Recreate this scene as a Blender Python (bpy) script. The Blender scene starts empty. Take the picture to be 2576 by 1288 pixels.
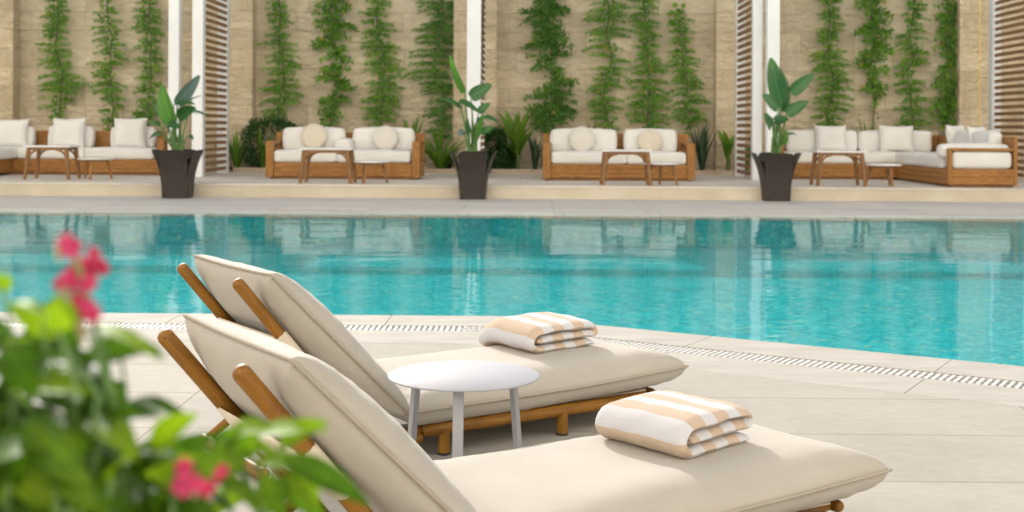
import bpy, math, random
from mathutils import Vector, Matrix, noise
R = math.radians
rnd = random.Random(7)
scene = bpy.context.scene
COL = scene.collection

# ------------------------------------------------------------------ camera model
FPX, YH, CAMH = 3150.0, 320.0, 1.08          # focal length and horizon of the 2576 px wide picture
YAW, ROLL = R(0.94), R(0.32)

def ray(x, y):
    dx, dy = x - 1288, y - YH
    c, s = math.cos(-ROLL), math.sin(-ROLL)
    dx, dy = dx * c - dy * s, dx * s + dy * c
    X, Y, Z = dx / FPX, 1.0, -dy / FPX
    return Vector((X * math.cos(YAW) - Y * math.sin(YAW), X * math.sin(YAW) + Y * math.cos(YAW), Z))

def gp(x, y, z=0.0):
    d = ray(x, y); t = (z - CAMH) / d.z
    return Vector((d.x * t, d.y * t, z))

def wp(x, y, Y):
    d = ray(x, y); t = Y / d.y
    return Vector((d.x * t, Y, CAMH + d.z * t))

# ------------------------------------------------------------------ mesh builder
class MB:
    def __init__(s): s.v, s.f, s.uv, s.m = [], [], [], []
    def face(s, idx, uv=None, m=0):
        s.f.append(tuple(idx)); s.uv.append(uv or [(0, 0)] * len(idx)); s.m.append(m)
    def quad(s, pts, uv=None, m=0):
        b = len(s.v); s.v += [tuple(p) for p in pts]
        s.face(range(b, b + len(pts)), uv, m)
    def box(s, x0, x1, y0, y1, z0, z1, m=0, mat=None):
        c = [Vector((x, y, z)) for z in (z0, z1) for y in (y0, y1) for x in (x0, x1)]
        d = (abs(x1 - x0), abs(y1 - y0), abs(z1 - z0))
        ax = d.index(max(d))
        off = rnd.random() * 7
        b = len(s.v)
        pts = [mat @ p for p in c] if mat else c
        s.v += [tuple(p) for p in pts]
        for q, n in (((0, 2, 3, 1), 2), ((4, 5, 7, 6), 2), ((0, 1, 5, 4), 1), ((2, 6, 7, 3), 1), ((0, 4, 6, 2), 0), ((1, 3, 7, 5), 0)):
            o = [a for a in (0, 1, 2) if a != n]
            if ax in o: a0 = ax; a1 = [a for a in o if a != ax][0]
            else: a0, a1 = o
            s.face([b + i for i in q], [(c[i][a0] + off, c[i][a1] + off) for i in q], m)
    def bbox(s, x0, x1, y0, y1, z0, z1, r=0.006, m=0, mat=None):
        """box with rounded edges"""
        s.rbox(((x0 + x1) / 2, (y0 + y1) / 2, (z0 + z1) / 2), (x1 - x0, y1 - y0, z1 - z0), r, 0, mat, m, 1)
    def rbox(s, c, d, r, bulge=0.0, mat=None, m=0, n=4, jit=0.0, seed=0):
        h = [abs(q) / 2 for q in d]; r = min(r, min(h) * 0.98)
        def ticks(a):
            k = [0, .3, .65, 1] if n > 1 else [0, .5, 1]
            lo = [-h[a] + r * q for q in k]
            inner = [(-h[a] + r) + (2 * h[a] - 2 * r) * i / n for i in range(1, n)] if n > 1 else []
            return lo + inner + [-q for q in reversed(lo)]
        T = [ticks(0), ticks(1), ticks(2)]
        ax = d.index(max(d)); cache = {}; off = rnd.random() * 7
        def vert(q):
            key = tuple(round(t, 5) for t in q)
            if key in cache: return cache[key]
            q = Vector(q)
            inn = Vector([max(-h[i] + r, min(h[i] - r, q[i])) for i in range(3)])
            dl = q - inn
            p = inn + dl.normalized() * r if dl.length > 1e-9 else q
            if bulge:
                a, b_, g = [p[i] / h[i] for i in range(3)]
                p = Vector((p.x + bulge * a * (1 - b_ * b_) * (1 - g * g), p.y + bulge * b_ * (1 - a * a) * (1 - g * g), p.z + bulge * g * (1 - a * a) * (1 - b_ * b_)))
            if jit:
                p = p + noise.noise_vector(p * 5 + Vector((seed, seed * 2, 0))) * jit
            p = p + Vector(c)
            if mat: p = mat @ p
            cache[key] = len(s.v); s.v.append(tuple(p)); return cache[key]
        for nx in range(3):
            a, b = [k for k in range(3) if k != nx]
            for sg in (-1, 1):
                for i in range(len(T[a]) - 1):
                    for j in range(len(T[b]) - 1):
                        co = []
                        for (ii, jj) in ((i, j), (i + 1, j), (i + 1, j + 1), (i, j + 1)):
                            q = [0, 0, 0]; q[a] = T[a][ii]; q[b] = T[b][jj]; q[nx] = sg * h[nx]; co.append(tuple(q))
                        flip = (sg < 0) != (nx == 1)
                        if flip: co.reverse()
                        u0 = ax if ax != nx else a; u1 = b if u0 == a else a
                        ids = [vert(q) for q in co]
                        if len(set(ids)) < 3: continue
                        s.face(ids, [(q[u0] + off, q[u1] + off) for q in co], m)
    def tube(s, pts, rad, n=10, m=0, cap=True, flat=1.0):
        pts = [Vector(p) for p in pts]; k = len(pts)
        rr = rad if isinstance(rad, (list, tuple)) else [rad] * k
        b = len(s.v); L = 0; up = None; off = rnd.random() * 7
        for i, p in enumerate(pts):
            t = (pts[min(i + 1, k - 1)] - pts[max(i - 1, 0)]).normalized()
            if up is None: up = Vector((0, 0, 1)) if abs(t.z) < .9 else Vector((1, 0, 0))
            e1 = (up - t * up.dot(t)).normalized(); e2 = t.cross(e1); up = e1
            for j in range(n):
                a = 2 * math.pi * j / n
                s.v.append(tuple(p + (e1 * math.cos(a) + e2 * math.sin(a) * flat) * rr[i]))
        for i in range(k - 1):
            l2 = L + (pts[i + 1] - pts[i]).length
            for j in range(n):
                j2 = (j + 1) % n
                c0, c1 = j / n * 6.28 * rr[i], (j + 1) / n * 6.28 * rr[i]
                s.face([b + i * n + j, b + i * n + j2, b + (i + 1) * n + j2, b + (i + 1) * n + j],
                       [(L + off, c0), (L + off, c1), (l2 + off, c1), (l2 + off, c0)], m)
            L = l2
        if cap:
            s.face([b + j for j in reversed(range(n))], None, m)
            s.face([b + (k - 1) * n + j for j in range(n)], None, m)
    def pole(s, a, b_, r, n=14, m=0):
        """round bar with domed ends"""
        a, b_ = Vector(a), Vector(b_); t = (b_ - a).normalized()
        P = [a, a + t * r * .06, a + t * r * .3, a + t * r * .75]
        Q = [.05 * r, .5 * r, .83 * r, r]
        P2 = [b_ - t * r * .75, b_ - t * r * .3, b_ - t * r * .06, b_]
        s.tube(P + P2, Q + Q[::-1], n, m)
    def lathe(s, prof, n=32, c=(0, 0, 0), m=0, sq=0):
        b = len(s.v)
        for (r, z) in prof:
            for j in range(n):
                a = 2 * math.pi * j / n
                s.v.append((c[0] + r * math.cos(a), c[1] + r * math.sin(a), c[2] + z))
        for i in range(len(prof) - 1):
            for j in range(n):
                j2 = (j + 1) % n
                s.face([b + i * n + j, b + i * n + j2, b + (i + 1) * n + j2, b + (i + 1) * n + j], None, m)
    def leaf(s, base, tip, width, nrm=(0, 0, 1), droop=0.0, fold=.25, n=6, m=0, prof=0, curl=0.0):
        base, tip, nrm = Vector(base), Vector(tip), Vector(nrm)
        ax = tip - base
        side = ax.cross(nrm)
        if side.length < 1e-6: side = ax.cross(Vector((.3, .7, .2)))
        side.normalize(); nn = side.cross(ax).normalized()
        b = len(s.v); rows = []
        for i in range(n + 1):
            t = i / n
            if prof == 0: w = math.sin(math.pi * t ** .75) ** .85 if 0 < t < 1 else 0.03
            elif prof == 1: w = min(1, (1 - t) * 2.2) ** .8 * min(1, .45 + t * 1.6)      # strap
            else: w = (math.sin(math.pi * (t * .93 + .05) ** .6)) ** .6                   # paddle
            w = max(w, .02) * width / 2
            c = base + ax * t + Vector((0, 0, -1)) * droop * (t * t) + nn * curl * math.sin(math.pi * t)
            f = nn * fold * w
            r = []
            for q in (-1, 0, 1):
                r.append(len(s.v)); s.v.append(tuple(c + side * w * q + (f if q else Vector((0, 0, 0)))))
            rows.append(r)
        for i in range(n):
            for q in (0, 1):
                s.face([rows[i][q], rows[i][q + 1], rows[i + 1][q + 1], rows[i + 1][q]],
                       [(i / n, q / 2), (i / n, q / 2 + .5), ((i + 1) / n, q / 2 + .5), ((i + 1) / n, q / 2)], m)
    def build(s, name, mats, parent=None, smooth=True, loc=None, rz=0):
        me = bpy.data.meshes.new(name)
        me.from_pydata(s.v, [], s.f)
        ul = me.uv_layers.new(name='UVMap')
        flat = [c for f in s.uv for q in f for c in q]
        ul.data.foreach_set('uv', flat)
        mats = mats if isinstance(mats, (list, tuple)) else [mats]
        for q in mats: me.materials.append(q)
        me.polygons.foreach_set('material_index', s.m)
        me.polygons.foreach_set('use_smooth', [smooth] * len(s.f))
        me.validate(); me.update()
        if smooth:
            try: me.set_sharp_from_angle(angle=R(48))
            except Exception: pass
        o = bpy.data.objects.new(name, me); COL.objects.link(o)
        if parent: o.parent = parent
        if loc is not None: o.location = loc
        o.rotation_euler.z = rz
        return o

def tag(o, label=None, cat=None, group=None, kind=None):
    if label: o['label'] = label
    if cat: o['category'] = cat
    if group: o['group'] = group
    if kind: o['kind'] = kind
    return o

def thing(name, label, cat, loc=(0, 0, 0), rz=0, group=None):
    o = bpy.data.objects.new(name, None); COL.objects.link(o)
    o.empty_display_size = .1
    o.location = loc; o.rotation_euler.z = rz
    return tag(o, label, cat, group)

# ------------------------------------------------------------------ materials
def newmat(name):
    m = bpy.data.materials.new(name); m.use_nodes = True
    nt = m.node_tree; nt.nodes.clear()
    out = nt.nodes.new('ShaderNodeOutputMaterial')
    return m, nt, out

def N(nt, t, **kw):
    n = nt.nodes.new(t)
    for k, v in kw.items():
        if k in n.inputs: n.inputs[k].default_value = v
        else: setattr(n, k, v)
    return n

def ramp(nt, stops):
    r = nt.nodes.new('ShaderNodeValToRGB'); e = r.color_ramp.elements
    while len(e) < len(stops): e.new(.5)
    for i, (p, c) in enumerate(stops):
        e[i].position = p; e[i].color = (*c, 1)
    return r

def mix(nt, blend='MIX', fac=1.0):
    n = nt.nodes.new('ShaderNodeMix'); n.data_type = 'RGBA'; n.blend_type = blend
    n.inputs[0].default_value = fac
    return n            # 6 = A, 7 = B, out 2

def coords(nt, kind='Object', scale=(1, 1, 1)):
    tc = nt.nodes.new('ShaderNodeTexCoord'); mp = nt.nodes.new('ShaderNodeMapping')
    mp.inputs['Scale'].default_value = scale
    nt.links.new(tc.outputs[kind], mp.inputs[0])
    return mp.outputs[0]

def simple(name, c1, c2=None, rough=.6, scale=6, detail=4, bump=0, bscale=60, spec=.4, co='Object', stretch=(1, 1, 1), sheen=0, metal=0, bdist=.01, pos=(.35, .65)):
    m, nt, out = newmat(name); L = nt.links
    p = N(nt, 'ShaderNodeBsdfPrincipled'); p.inputs['Roughness'].default_value = rough
    p.inputs['Specular IOR Level'].default_value = spec; p.inputs['Metallic'].default_value = metal
    if sheen:
        p.inputs['Sheen Weight'].default_value = sheen; p.inputs['Sheen Roughness'].default_value = .5
    v = coords(nt, co, stretch)
    no = N(nt, 'ShaderNodeTexNoise', Scale=scale, Detail=detail); L.new(v, no.inputs['Vector'])
    r = ramp(nt, [(pos[0], c1), (pos[1], c2 or c1)]); L.new(no.outputs['Fac'], r.inputs[0])
    L.new(r.outputs[0], p.inputs['Base Color'])
    if bump:
        nb = N(nt, 'ShaderNodeTexNoise', Scale=bscale, Detail=3); L.new(v, nb.inputs['Vector'])
        b = N(nt, 'ShaderNodeBump', Strength=bump, Distance=bdist); L.new(nb.outputs['Fac'], b.inputs['Height'])
        L.new(b.outputs[0], p.inputs['Normal'])
    L.new(p.outputs[0], out.inputs[0])
    return m

def wood(name, c1, c2, rough=.42):
    m, nt, out = newmat(name); L = nt.links
    p = N(nt, 'ShaderNodeBsdfPrincipled', Roughness=rough); p.inputs['Specular IOR Level'].default_value = .3
    v = coords(nt, 'UV', (2.2, 42, 1))
    n1 = N(nt, 'ShaderNodeTexNoise', Scale=1.0, Detail=6, Roughness=.62, Distortion=.6); L.new(v, n1.inputs['Vector'])
    r = ramp(nt, [(.3, c1), (.7, c2)]); L.new(n1.outputs['Fac'], r.inputs[0])
    v2 = coords(nt, 'UV', (8, 320, 1))
    n2 = N(nt, 'ShaderNodeTexNoise', Scale=1.0, Detail=2); L.new(v2, n2.inputs['Vector'])
    r2 = ramp(nt, [(.35, (.55, .5, .45)), (.55, (1, 1, 1))]); L.new(n2.outputs['Fac'], r2.inputs[0])
    x = mix(nt, 'MULTIPLY', .6); L.new(r.outputs[0], x.inputs[6]); L.new(r2.outputs[0], x.inputs[7])
    n3 = N(nt, 'ShaderNodeTexNoise', Scale=1.0, Detail=4, Roughness=.6); L.new(coords(nt, 'UV', (9, 22, 1)), n3.inputs['Vector'])
    r3 = ramp(nt, [(.32, (.62, .55, .48)), (.58, (1.06, 1.04, 1.0))]); L.new(n3.outputs['Fac'], r3.inputs[0])
    x3 = mix(nt, 'MULTIPLY', .8); L.new(x.outputs[2], x3.inputs[6]); L.new(r3.outputs[0], x3.inputs[7])
    L.new(x3.outputs[2], p.inputs['Base Color'])
    b = N(nt, 'ShaderNodeBump', Strength=.15, Distance=.003); L.new(n2.outputs['Fac'], b.inputs['Height']); L.new(b.outputs[0], p.inputs['Normal'])
    L.new(p.outputs[0], out.inputs[0])
    return m

def leafmat(name, c1, c2, c3=None, trans=.3, rough=.4, scale=3.5, spec=.35, veins=0):
    m, nt, out = newmat(name); L = nt.links
    v = coords(nt, 'Object')
    no = N(nt, 'ShaderNodeTexNoise', Scale=scale, Detail=3, Roughness=.7); L.new(v, no.inputs['Vector'])
    r = ramp(nt, [(.3, c1), (.55, c2), (.75, c3 or c2)]); L.new(no.outputs['Fac'], r.inputs[0])
    col = r.outputs[0]
    p = N(nt, 'ShaderNodeBsdfPrincipled', Roughness=rough); p.inputs['Specular IOR Level'].default_value = spec
    if veins:
        uv = coords(nt, 'UV', (1, 1, 1)); sx = nt.nodes.new('ShaderNodeSeparateXYZ'); L.new(uv, sx.inputs[0])
        ab = N(nt, 'ShaderNodeMath', operation='SUBTRACT'); L.new(sx.outputs[1], ab.inputs[0]); ab.inputs[1].default_value = .5
        a2 = N(nt, 'ShaderNodeMath', operation='ABSOLUTE'); L.new(ab.outputs[0], a2.inputs[0])
        rr = ramp(nt, [(.0, (1.9, 1.8, 1.6)), (.05, (1, 1, 1))]); L.new(a2.outputs[0], rr.inputs[0])
        wv = N(nt, 'ShaderNodeTexWave', Scale=veins); wv.bands_direction = 'X'; L.new(uv, wv.inputs['Vector'])
        w2 = ramp(nt, [(0, (.85, .85, .85)), (1, (1.1, 1.1, 1.1))]); L.new(wv.outputs['Fac'], w2.inputs[0])
        x1 = mix(nt, 'MULTIPLY'); L.new(col, x1.inputs[6]); L.new(rr.outputs[0], x1.inputs[7])
        x2 = mix(nt, 'MULTIPLY'); L.new(x1.outputs[2], x2.inputs[6]); L.new(w2.outputs[0], x2.inputs[7])
        col = x2.outputs[2]
    L.new(col, p.inputs['Base Color'])
    t = nt.nodes.new('ShaderNodeBsdfTranslucent')
    y = mix(nt, 'MULTIPLY'); L.new(col, y.inputs[6]); y.inputs[7].default_value = (1.35, 1.5, .5, 1)
    L.new(y.outputs[2], t.inputs[0])
    ms = N(nt, 'ShaderNodeMixShader', Fac=trans); L.new(p.outputs[0], ms.inputs[1]); L.new(t.outputs[0], ms.inputs[2])
    L.new(ms.outputs[0], out.inputs[0])
    return m

def tilefloor(name, c1, c2, grout, w, h, ox=0, oy=0, mortar=.004):
    m, nt, out = newmat(name); L = nt.links
    p = N(nt, 'ShaderNodeBsdfPrincipled', Roughness=.85); p.inputs['Specular IOR Level'].default_value = .12
    tc = nt.nodes.new('ShaderNodeTexCoord'); mp = nt.nodes.new('ShaderNodeMapping')
    mp.inputs['Location'].default_value = (ox, oy, 0); L.new(tc.outputs['Object'], mp.inputs[0])
    br = nt.nodes.new('ShaderNodeTexBrick'); br.offset = 0.0
    br.inputs['Scale'].default_value = 1; br.inputs['Brick Width'].default_value = w; br.inputs['Row Height'].default_value = h
    br.inputs['Mortar Size'].default_value = mortar; br.inputs['Mortar Smooth'].default_value = .1
    br.inputs['Color1'].default_value = (.91, .91, .92, 1); br.inputs['Color2'].default_value = (1.04, 1.02, .99, 1); br.inputs['Mortar'].default_value = (*grout, 1)
    L.new(mp.outputs[0], br.inputs['Vector'])
    n1 = N(nt, 'ShaderNodeTexNoise', Scale=1.3, Detail=8, Roughness=.6, Distortion=.5); L.new(coords(nt, 'Object', (1, 1.4, 1)), n1.inputs['Vector'])
    r = ramp(nt, [(.3, c1), (.7, c2)]); L.new(n1.outputs['Fac'], r.inputs[0])
    n2 = N(nt, 'ShaderNodeTexNoise', Scale=14, Detail=5, Roughness=.65); L.new(coords(nt, 'Object', (1, 1.8, 1)), n2.inputs['Vector'])
    r2 = ramp(nt, [(.3, (.93, .93, .92)), (.7, (1.04, 1.04, 1.04))]); L.new(n2.outputs['Fac'], r2.inputs[0])
    x = mix(nt, 'MULTIPLY'); L.new(r.outputs[0], x.inputs[6]); L.new(br.outputs['Color'], x.inputs[7])
    x2 = mix(nt, 'MULTIPLY'); L.new(x.outputs[2], x2.inputs[6]); L.new(r2.outputs[0], x2.inputs[7])
    L.new(x2.outputs[2], p.inputs['Base Color'])
    b = N(nt, 'ShaderNodeBump', Strength=.25, Distance=.002); L.new(n2.outputs['Fac'], b.inputs['Height'])
    b2 = N(nt, 'ShaderNodeBump', Strength=.6, Distance=.002, invert=True); L.new(br.outputs['Fac'], b2.inputs['Height']); L.new(b.outputs[0], b2.inputs['Normal'])
    L.new(b2.outputs[0], p.inputs['Normal'])
    L.new(p.outputs[0], out.inputs[0])
    return m

def stonewall(name, c1, c2, c3):
    m, nt, out = newmat(name); L = nt.links
    p = N(nt, 'ShaderNodeBsdfPrincipled', Roughness=.9); p.inputs['Specular IOR Level'].default_value = .15
    tc = nt.nodes.new('ShaderNodeTexCoord')
    sp = nt.nodes.new('ShaderNodeSeparateXYZ'); L.new(tc.outputs['Object'], sp.inputs[0])
    ad = N(nt, 'ShaderNodeMath', operation='ADD'); L.new(sp.outputs[0], ad.inputs[0]); L.new(sp.outputs[1], ad.inputs[1])
    cb = nt.nodes.new('ShaderNodeCombineXYZ'); L.new(ad.outputs[0], cb.inputs[0]); L.new(sp.outputs[2], cb.inputs[1])
    nd = N(nt, 'ShaderNodeTexNoise', Scale=5, Detail=3); L.new(tc.outputs['Object'], nd.inputs['Vector'])
    vm = N(nt, 'ShaderNodeVectorMath', operation='MULTIPLY_ADD'); L.new(nd.outputs['Color'], vm.inputs[0]); vm.inputs[1].default_value = (.025, .025, 0); L.new(cb.outputs[0], vm.inputs[2])
    br = nt.nodes.new('ShaderNodeTexBrick'); br.offset = .43; br.squash = .7; br.squash_frequency = 3
    for k, q in (('Scale', 1), ('Brick Width', 1.05), ('Row Height', .37), ('Mortar Size', .009), ('Mortar Smooth', .4), ('Bias', -.1)): br.inputs[k].default_value = q
    br.inputs['Color1'].default_value = (.86, .84, .80, 1); br.inputs['Color2'].default_value = (1.08, 1.07, 1.05, 1); br.inputs['Mortar'].default_value = (.80, .76, .68, 1)
    L.new(vm.outputs[0], br.inputs['Vector'])
    n1 = N(nt, 'ShaderNodeTexNoise', Scale=1.6, Detail=8, Roughness=.6, Distortion=.3); L.new(coords(nt, 'Object', (1, 1, 1.5)), n1.inputs['Vector'])
    r = ramp(nt, [(.3, c1), (.5, c2), (.72, c3)]); L.new(n1.outputs['Fac'], r.inputs[0])
    x = mix(nt, 'MULTIPLY'); L.new(r.outputs[0], x.inputs[6]); L.new(br.outputs['Color'], x.inputs[7])
    L.new(x.outputs[2], p.inputs['Base Color'])
    n2 = N(nt, 'ShaderNodeTexNoise', Scale=6, Detail=7, Roughness=.6, Distortion=.8); L.new(coords(nt, 'Object', (1, 1, 1.8)), n2.inputs['Vector'])
    b = N(nt, 'ShaderNodeBump', Strength=1.0, Distance=.11); L.new(n2.outputs['Fac'], b.inputs['Height'])
    b2 = N(nt, 'ShaderNodeBump', Strength=.5, Distance=.015, invert=True); L.new(br.outputs['Fac'], b2.inputs['Height']); L.new(b.outputs[0], b2.inputs['Normal'])
    L.new(b2.outputs[0], p.inputs['Normal'])
    L.new(p.outputs[0], out.inputs[0])
    return m

def watermat():
    m, nt, out = newmat('pool_water'); L = nt.links
    v = coords(nt, 'Object', (1.0, 2.0, 1))
    n1 = N(nt, 'ShaderNodeTexNoise', Scale=3.2, Detail=3, Roughness=.5); L.new(v, n1.inputs['Vector'])
    n2 = N(nt, 'ShaderNodeTexNoise', Scale=.5, Detail=2, Roughness=.5); L.new(v, n2.inputs['Vector'])
    b1 = N(nt, 'ShaderNodeBump', Strength=WAVE1, Distance=.02); L.new(n1.outputs['Fac'], b1.inputs['Height'])
    b2 = N(nt, 'ShaderNodeBump', Strength=WAVE2, Distance=.08); L.new(n2.outputs['Fac'], b2.inputs['Height']); L.new(b1.outputs[0], b2.inputs['Normal'])
    ge = nt.nodes.new('ShaderNodeNewGeometry')
    dt = N(nt, 'ShaderNodeVectorMath', operation='DOT_PRODUCT'); L.new(ge.outputs['Incoming'], dt.inputs[0]); L.new(b2.outputs[0], dt.inputs[1])
    ab = N(nt, 'ShaderNodeMath', operation='ABSOLUTE'); L.new(dt.outputs['Value'], ab.inputs[0])
    om = N(nt, 'ShaderNodeMath', operation='SUBTRACT', use_clamp=True); om.inputs[0].default_value = 1; L.new(ab.outputs[0], om.inputs[1])
    pw = N(nt, 'ShaderNodeMath', operation='POWER'); L.new(om.outputs[0], pw.inputs[0]); pw.inputs[1].default_value = 5
    fr = N(nt, 'ShaderNodeMath', operation='MULTIPLY_ADD'); L.new(pw.outputs[0], fr.inputs[0]); fr.inputs[1].default_value = .72; fr.inputs[2].default_value = .02
    gl = N(nt, 'ShaderNodeBsdfGlossy', Roughness=.03); L.new(b2.outputs[0], gl.inputs['Normal'])
    tr = nt.nodes.new('ShaderNodeBsdfTransparent'); tr.inputs[0].default_value = (.93, 1, 1, 1)
    m2 = nt.nodes.new('ShaderNodeMixShader'); L.new(fr.outputs[0], m2.inputs[0]); L.new(tr.outputs[0], m2.inputs[1]); L.new(gl.outputs[0], m2.inputs[2])
    L.new(m2.outputs[0], out.inputs[0])
    return m

def pooltile():
    m, nt, out = newmat('pool_mosaic'); L = nt.links
    p = N(nt, 'ShaderNodeBsdfPrincipled', Roughness=.9); p.inputs['Specular IOR Level'].default_value = 0
    vo = N(nt, 'ShaderNodeTexVoronoi', Scale=22); vo.distance = 'CHEBYCHEV'; L.new(coords(nt, 'Object'), vo.inputs['Vector'])
    n1 = N(nt, 'ShaderNodeTexNoise', Scale=2.5, Detail=4, Roughness=.7); L.new(coords(nt, 'Object'), n1.inputs['Vector'])
    sx = nt.nodes.new('ShaderNodeSeparateColor'); L.new(vo.outputs['Color'], sx.inputs[0])
    r = ramp(nt, POOLC); L.new(sx.outputs[0], r.inputs[0])
    r2 = ramp(nt, [(.3, (.85, .88, .9)), (.7, (1.12, 1.08, 1.06))]); L.new(n1.outputs['Fac'], r2.inputs[0])
    x = mix(nt, 'MULTIPLY'); L.new(r.outputs[0], x.inputs[6]); L.new(r2.outputs[0], x.inputs[7])
    L.new(x.outputs[2], p.inputs['Base Color']); L.new(p.outputs[0], out.inputs[0])
    return m

def towelmat():
    m, nt, out = newmat('striped_terry'); L = nt.links
    p = N(nt, 'ShaderNodeBsdfPrincipled', Roughness=.95); p.inputs['Specular IOR Level'].default_value = .1
    p.inputs['Sheen Weight'].default_value = .25
    uv = coords(nt, 'UV'); sx = nt.nodes.new('ShaderNodeSeparateXYZ'); L.new(uv, sx.inputs[0])
    nz = N(nt, 'ShaderNodeTexNoise', Scale=160, Detail=2); L.new(coords(nt, 'UV'), nz.inputs['Vector'])
    a = N(nt, 'ShaderNodeMath', operation='MULTIPLY_ADD'); L.new(nz.outputs['Fac'], a.inputs[0]); a.inputs[1].default_value = .006; L.new(sx.outputs[0], a.inputs[2])
    d = N(nt, 'ShaderNodeMath', operation='DIVIDE'); L.new(a.outputs[0], d.inputs[0]); d.inputs[1].default_value = .094
    f = N(nt, 'ShaderNodeMath', operation='FRACT'); L.new(d.outputs[0], f.inputs[0])
    g = N(nt, 'ShaderNodeMath', operation='LESS_THAN'); L.new(f.outputs[0], g.inputs[0]); g.inputs[1].default_value = .5
    x = mix(nt); L.new(g.outputs[0], x.inputs[0]); x.inputs[6].default_value = (.68, .67, .69, 1); x.inputs[7].default_value = (.62, .475, .355, 1)
    L.new(x.outputs[2], p.inputs['Base Color'])
    n2 = N(nt, 'ShaderNodeTexNoise', Scale=230, Detail=4, Roughness=.75); L.new(coords(nt, 'Object'), n2.inputs['Vector'])
    b = N(nt, 'ShaderNodeBump', Strength=.8, Distance=.006); L.new(n2.outputs['Fac'], b.inputs['Height']); L.new(b.outputs[0], p.inputs['Normal'])
    L.new(p.outputs[0], out.inputs[0])
    return m

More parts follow.
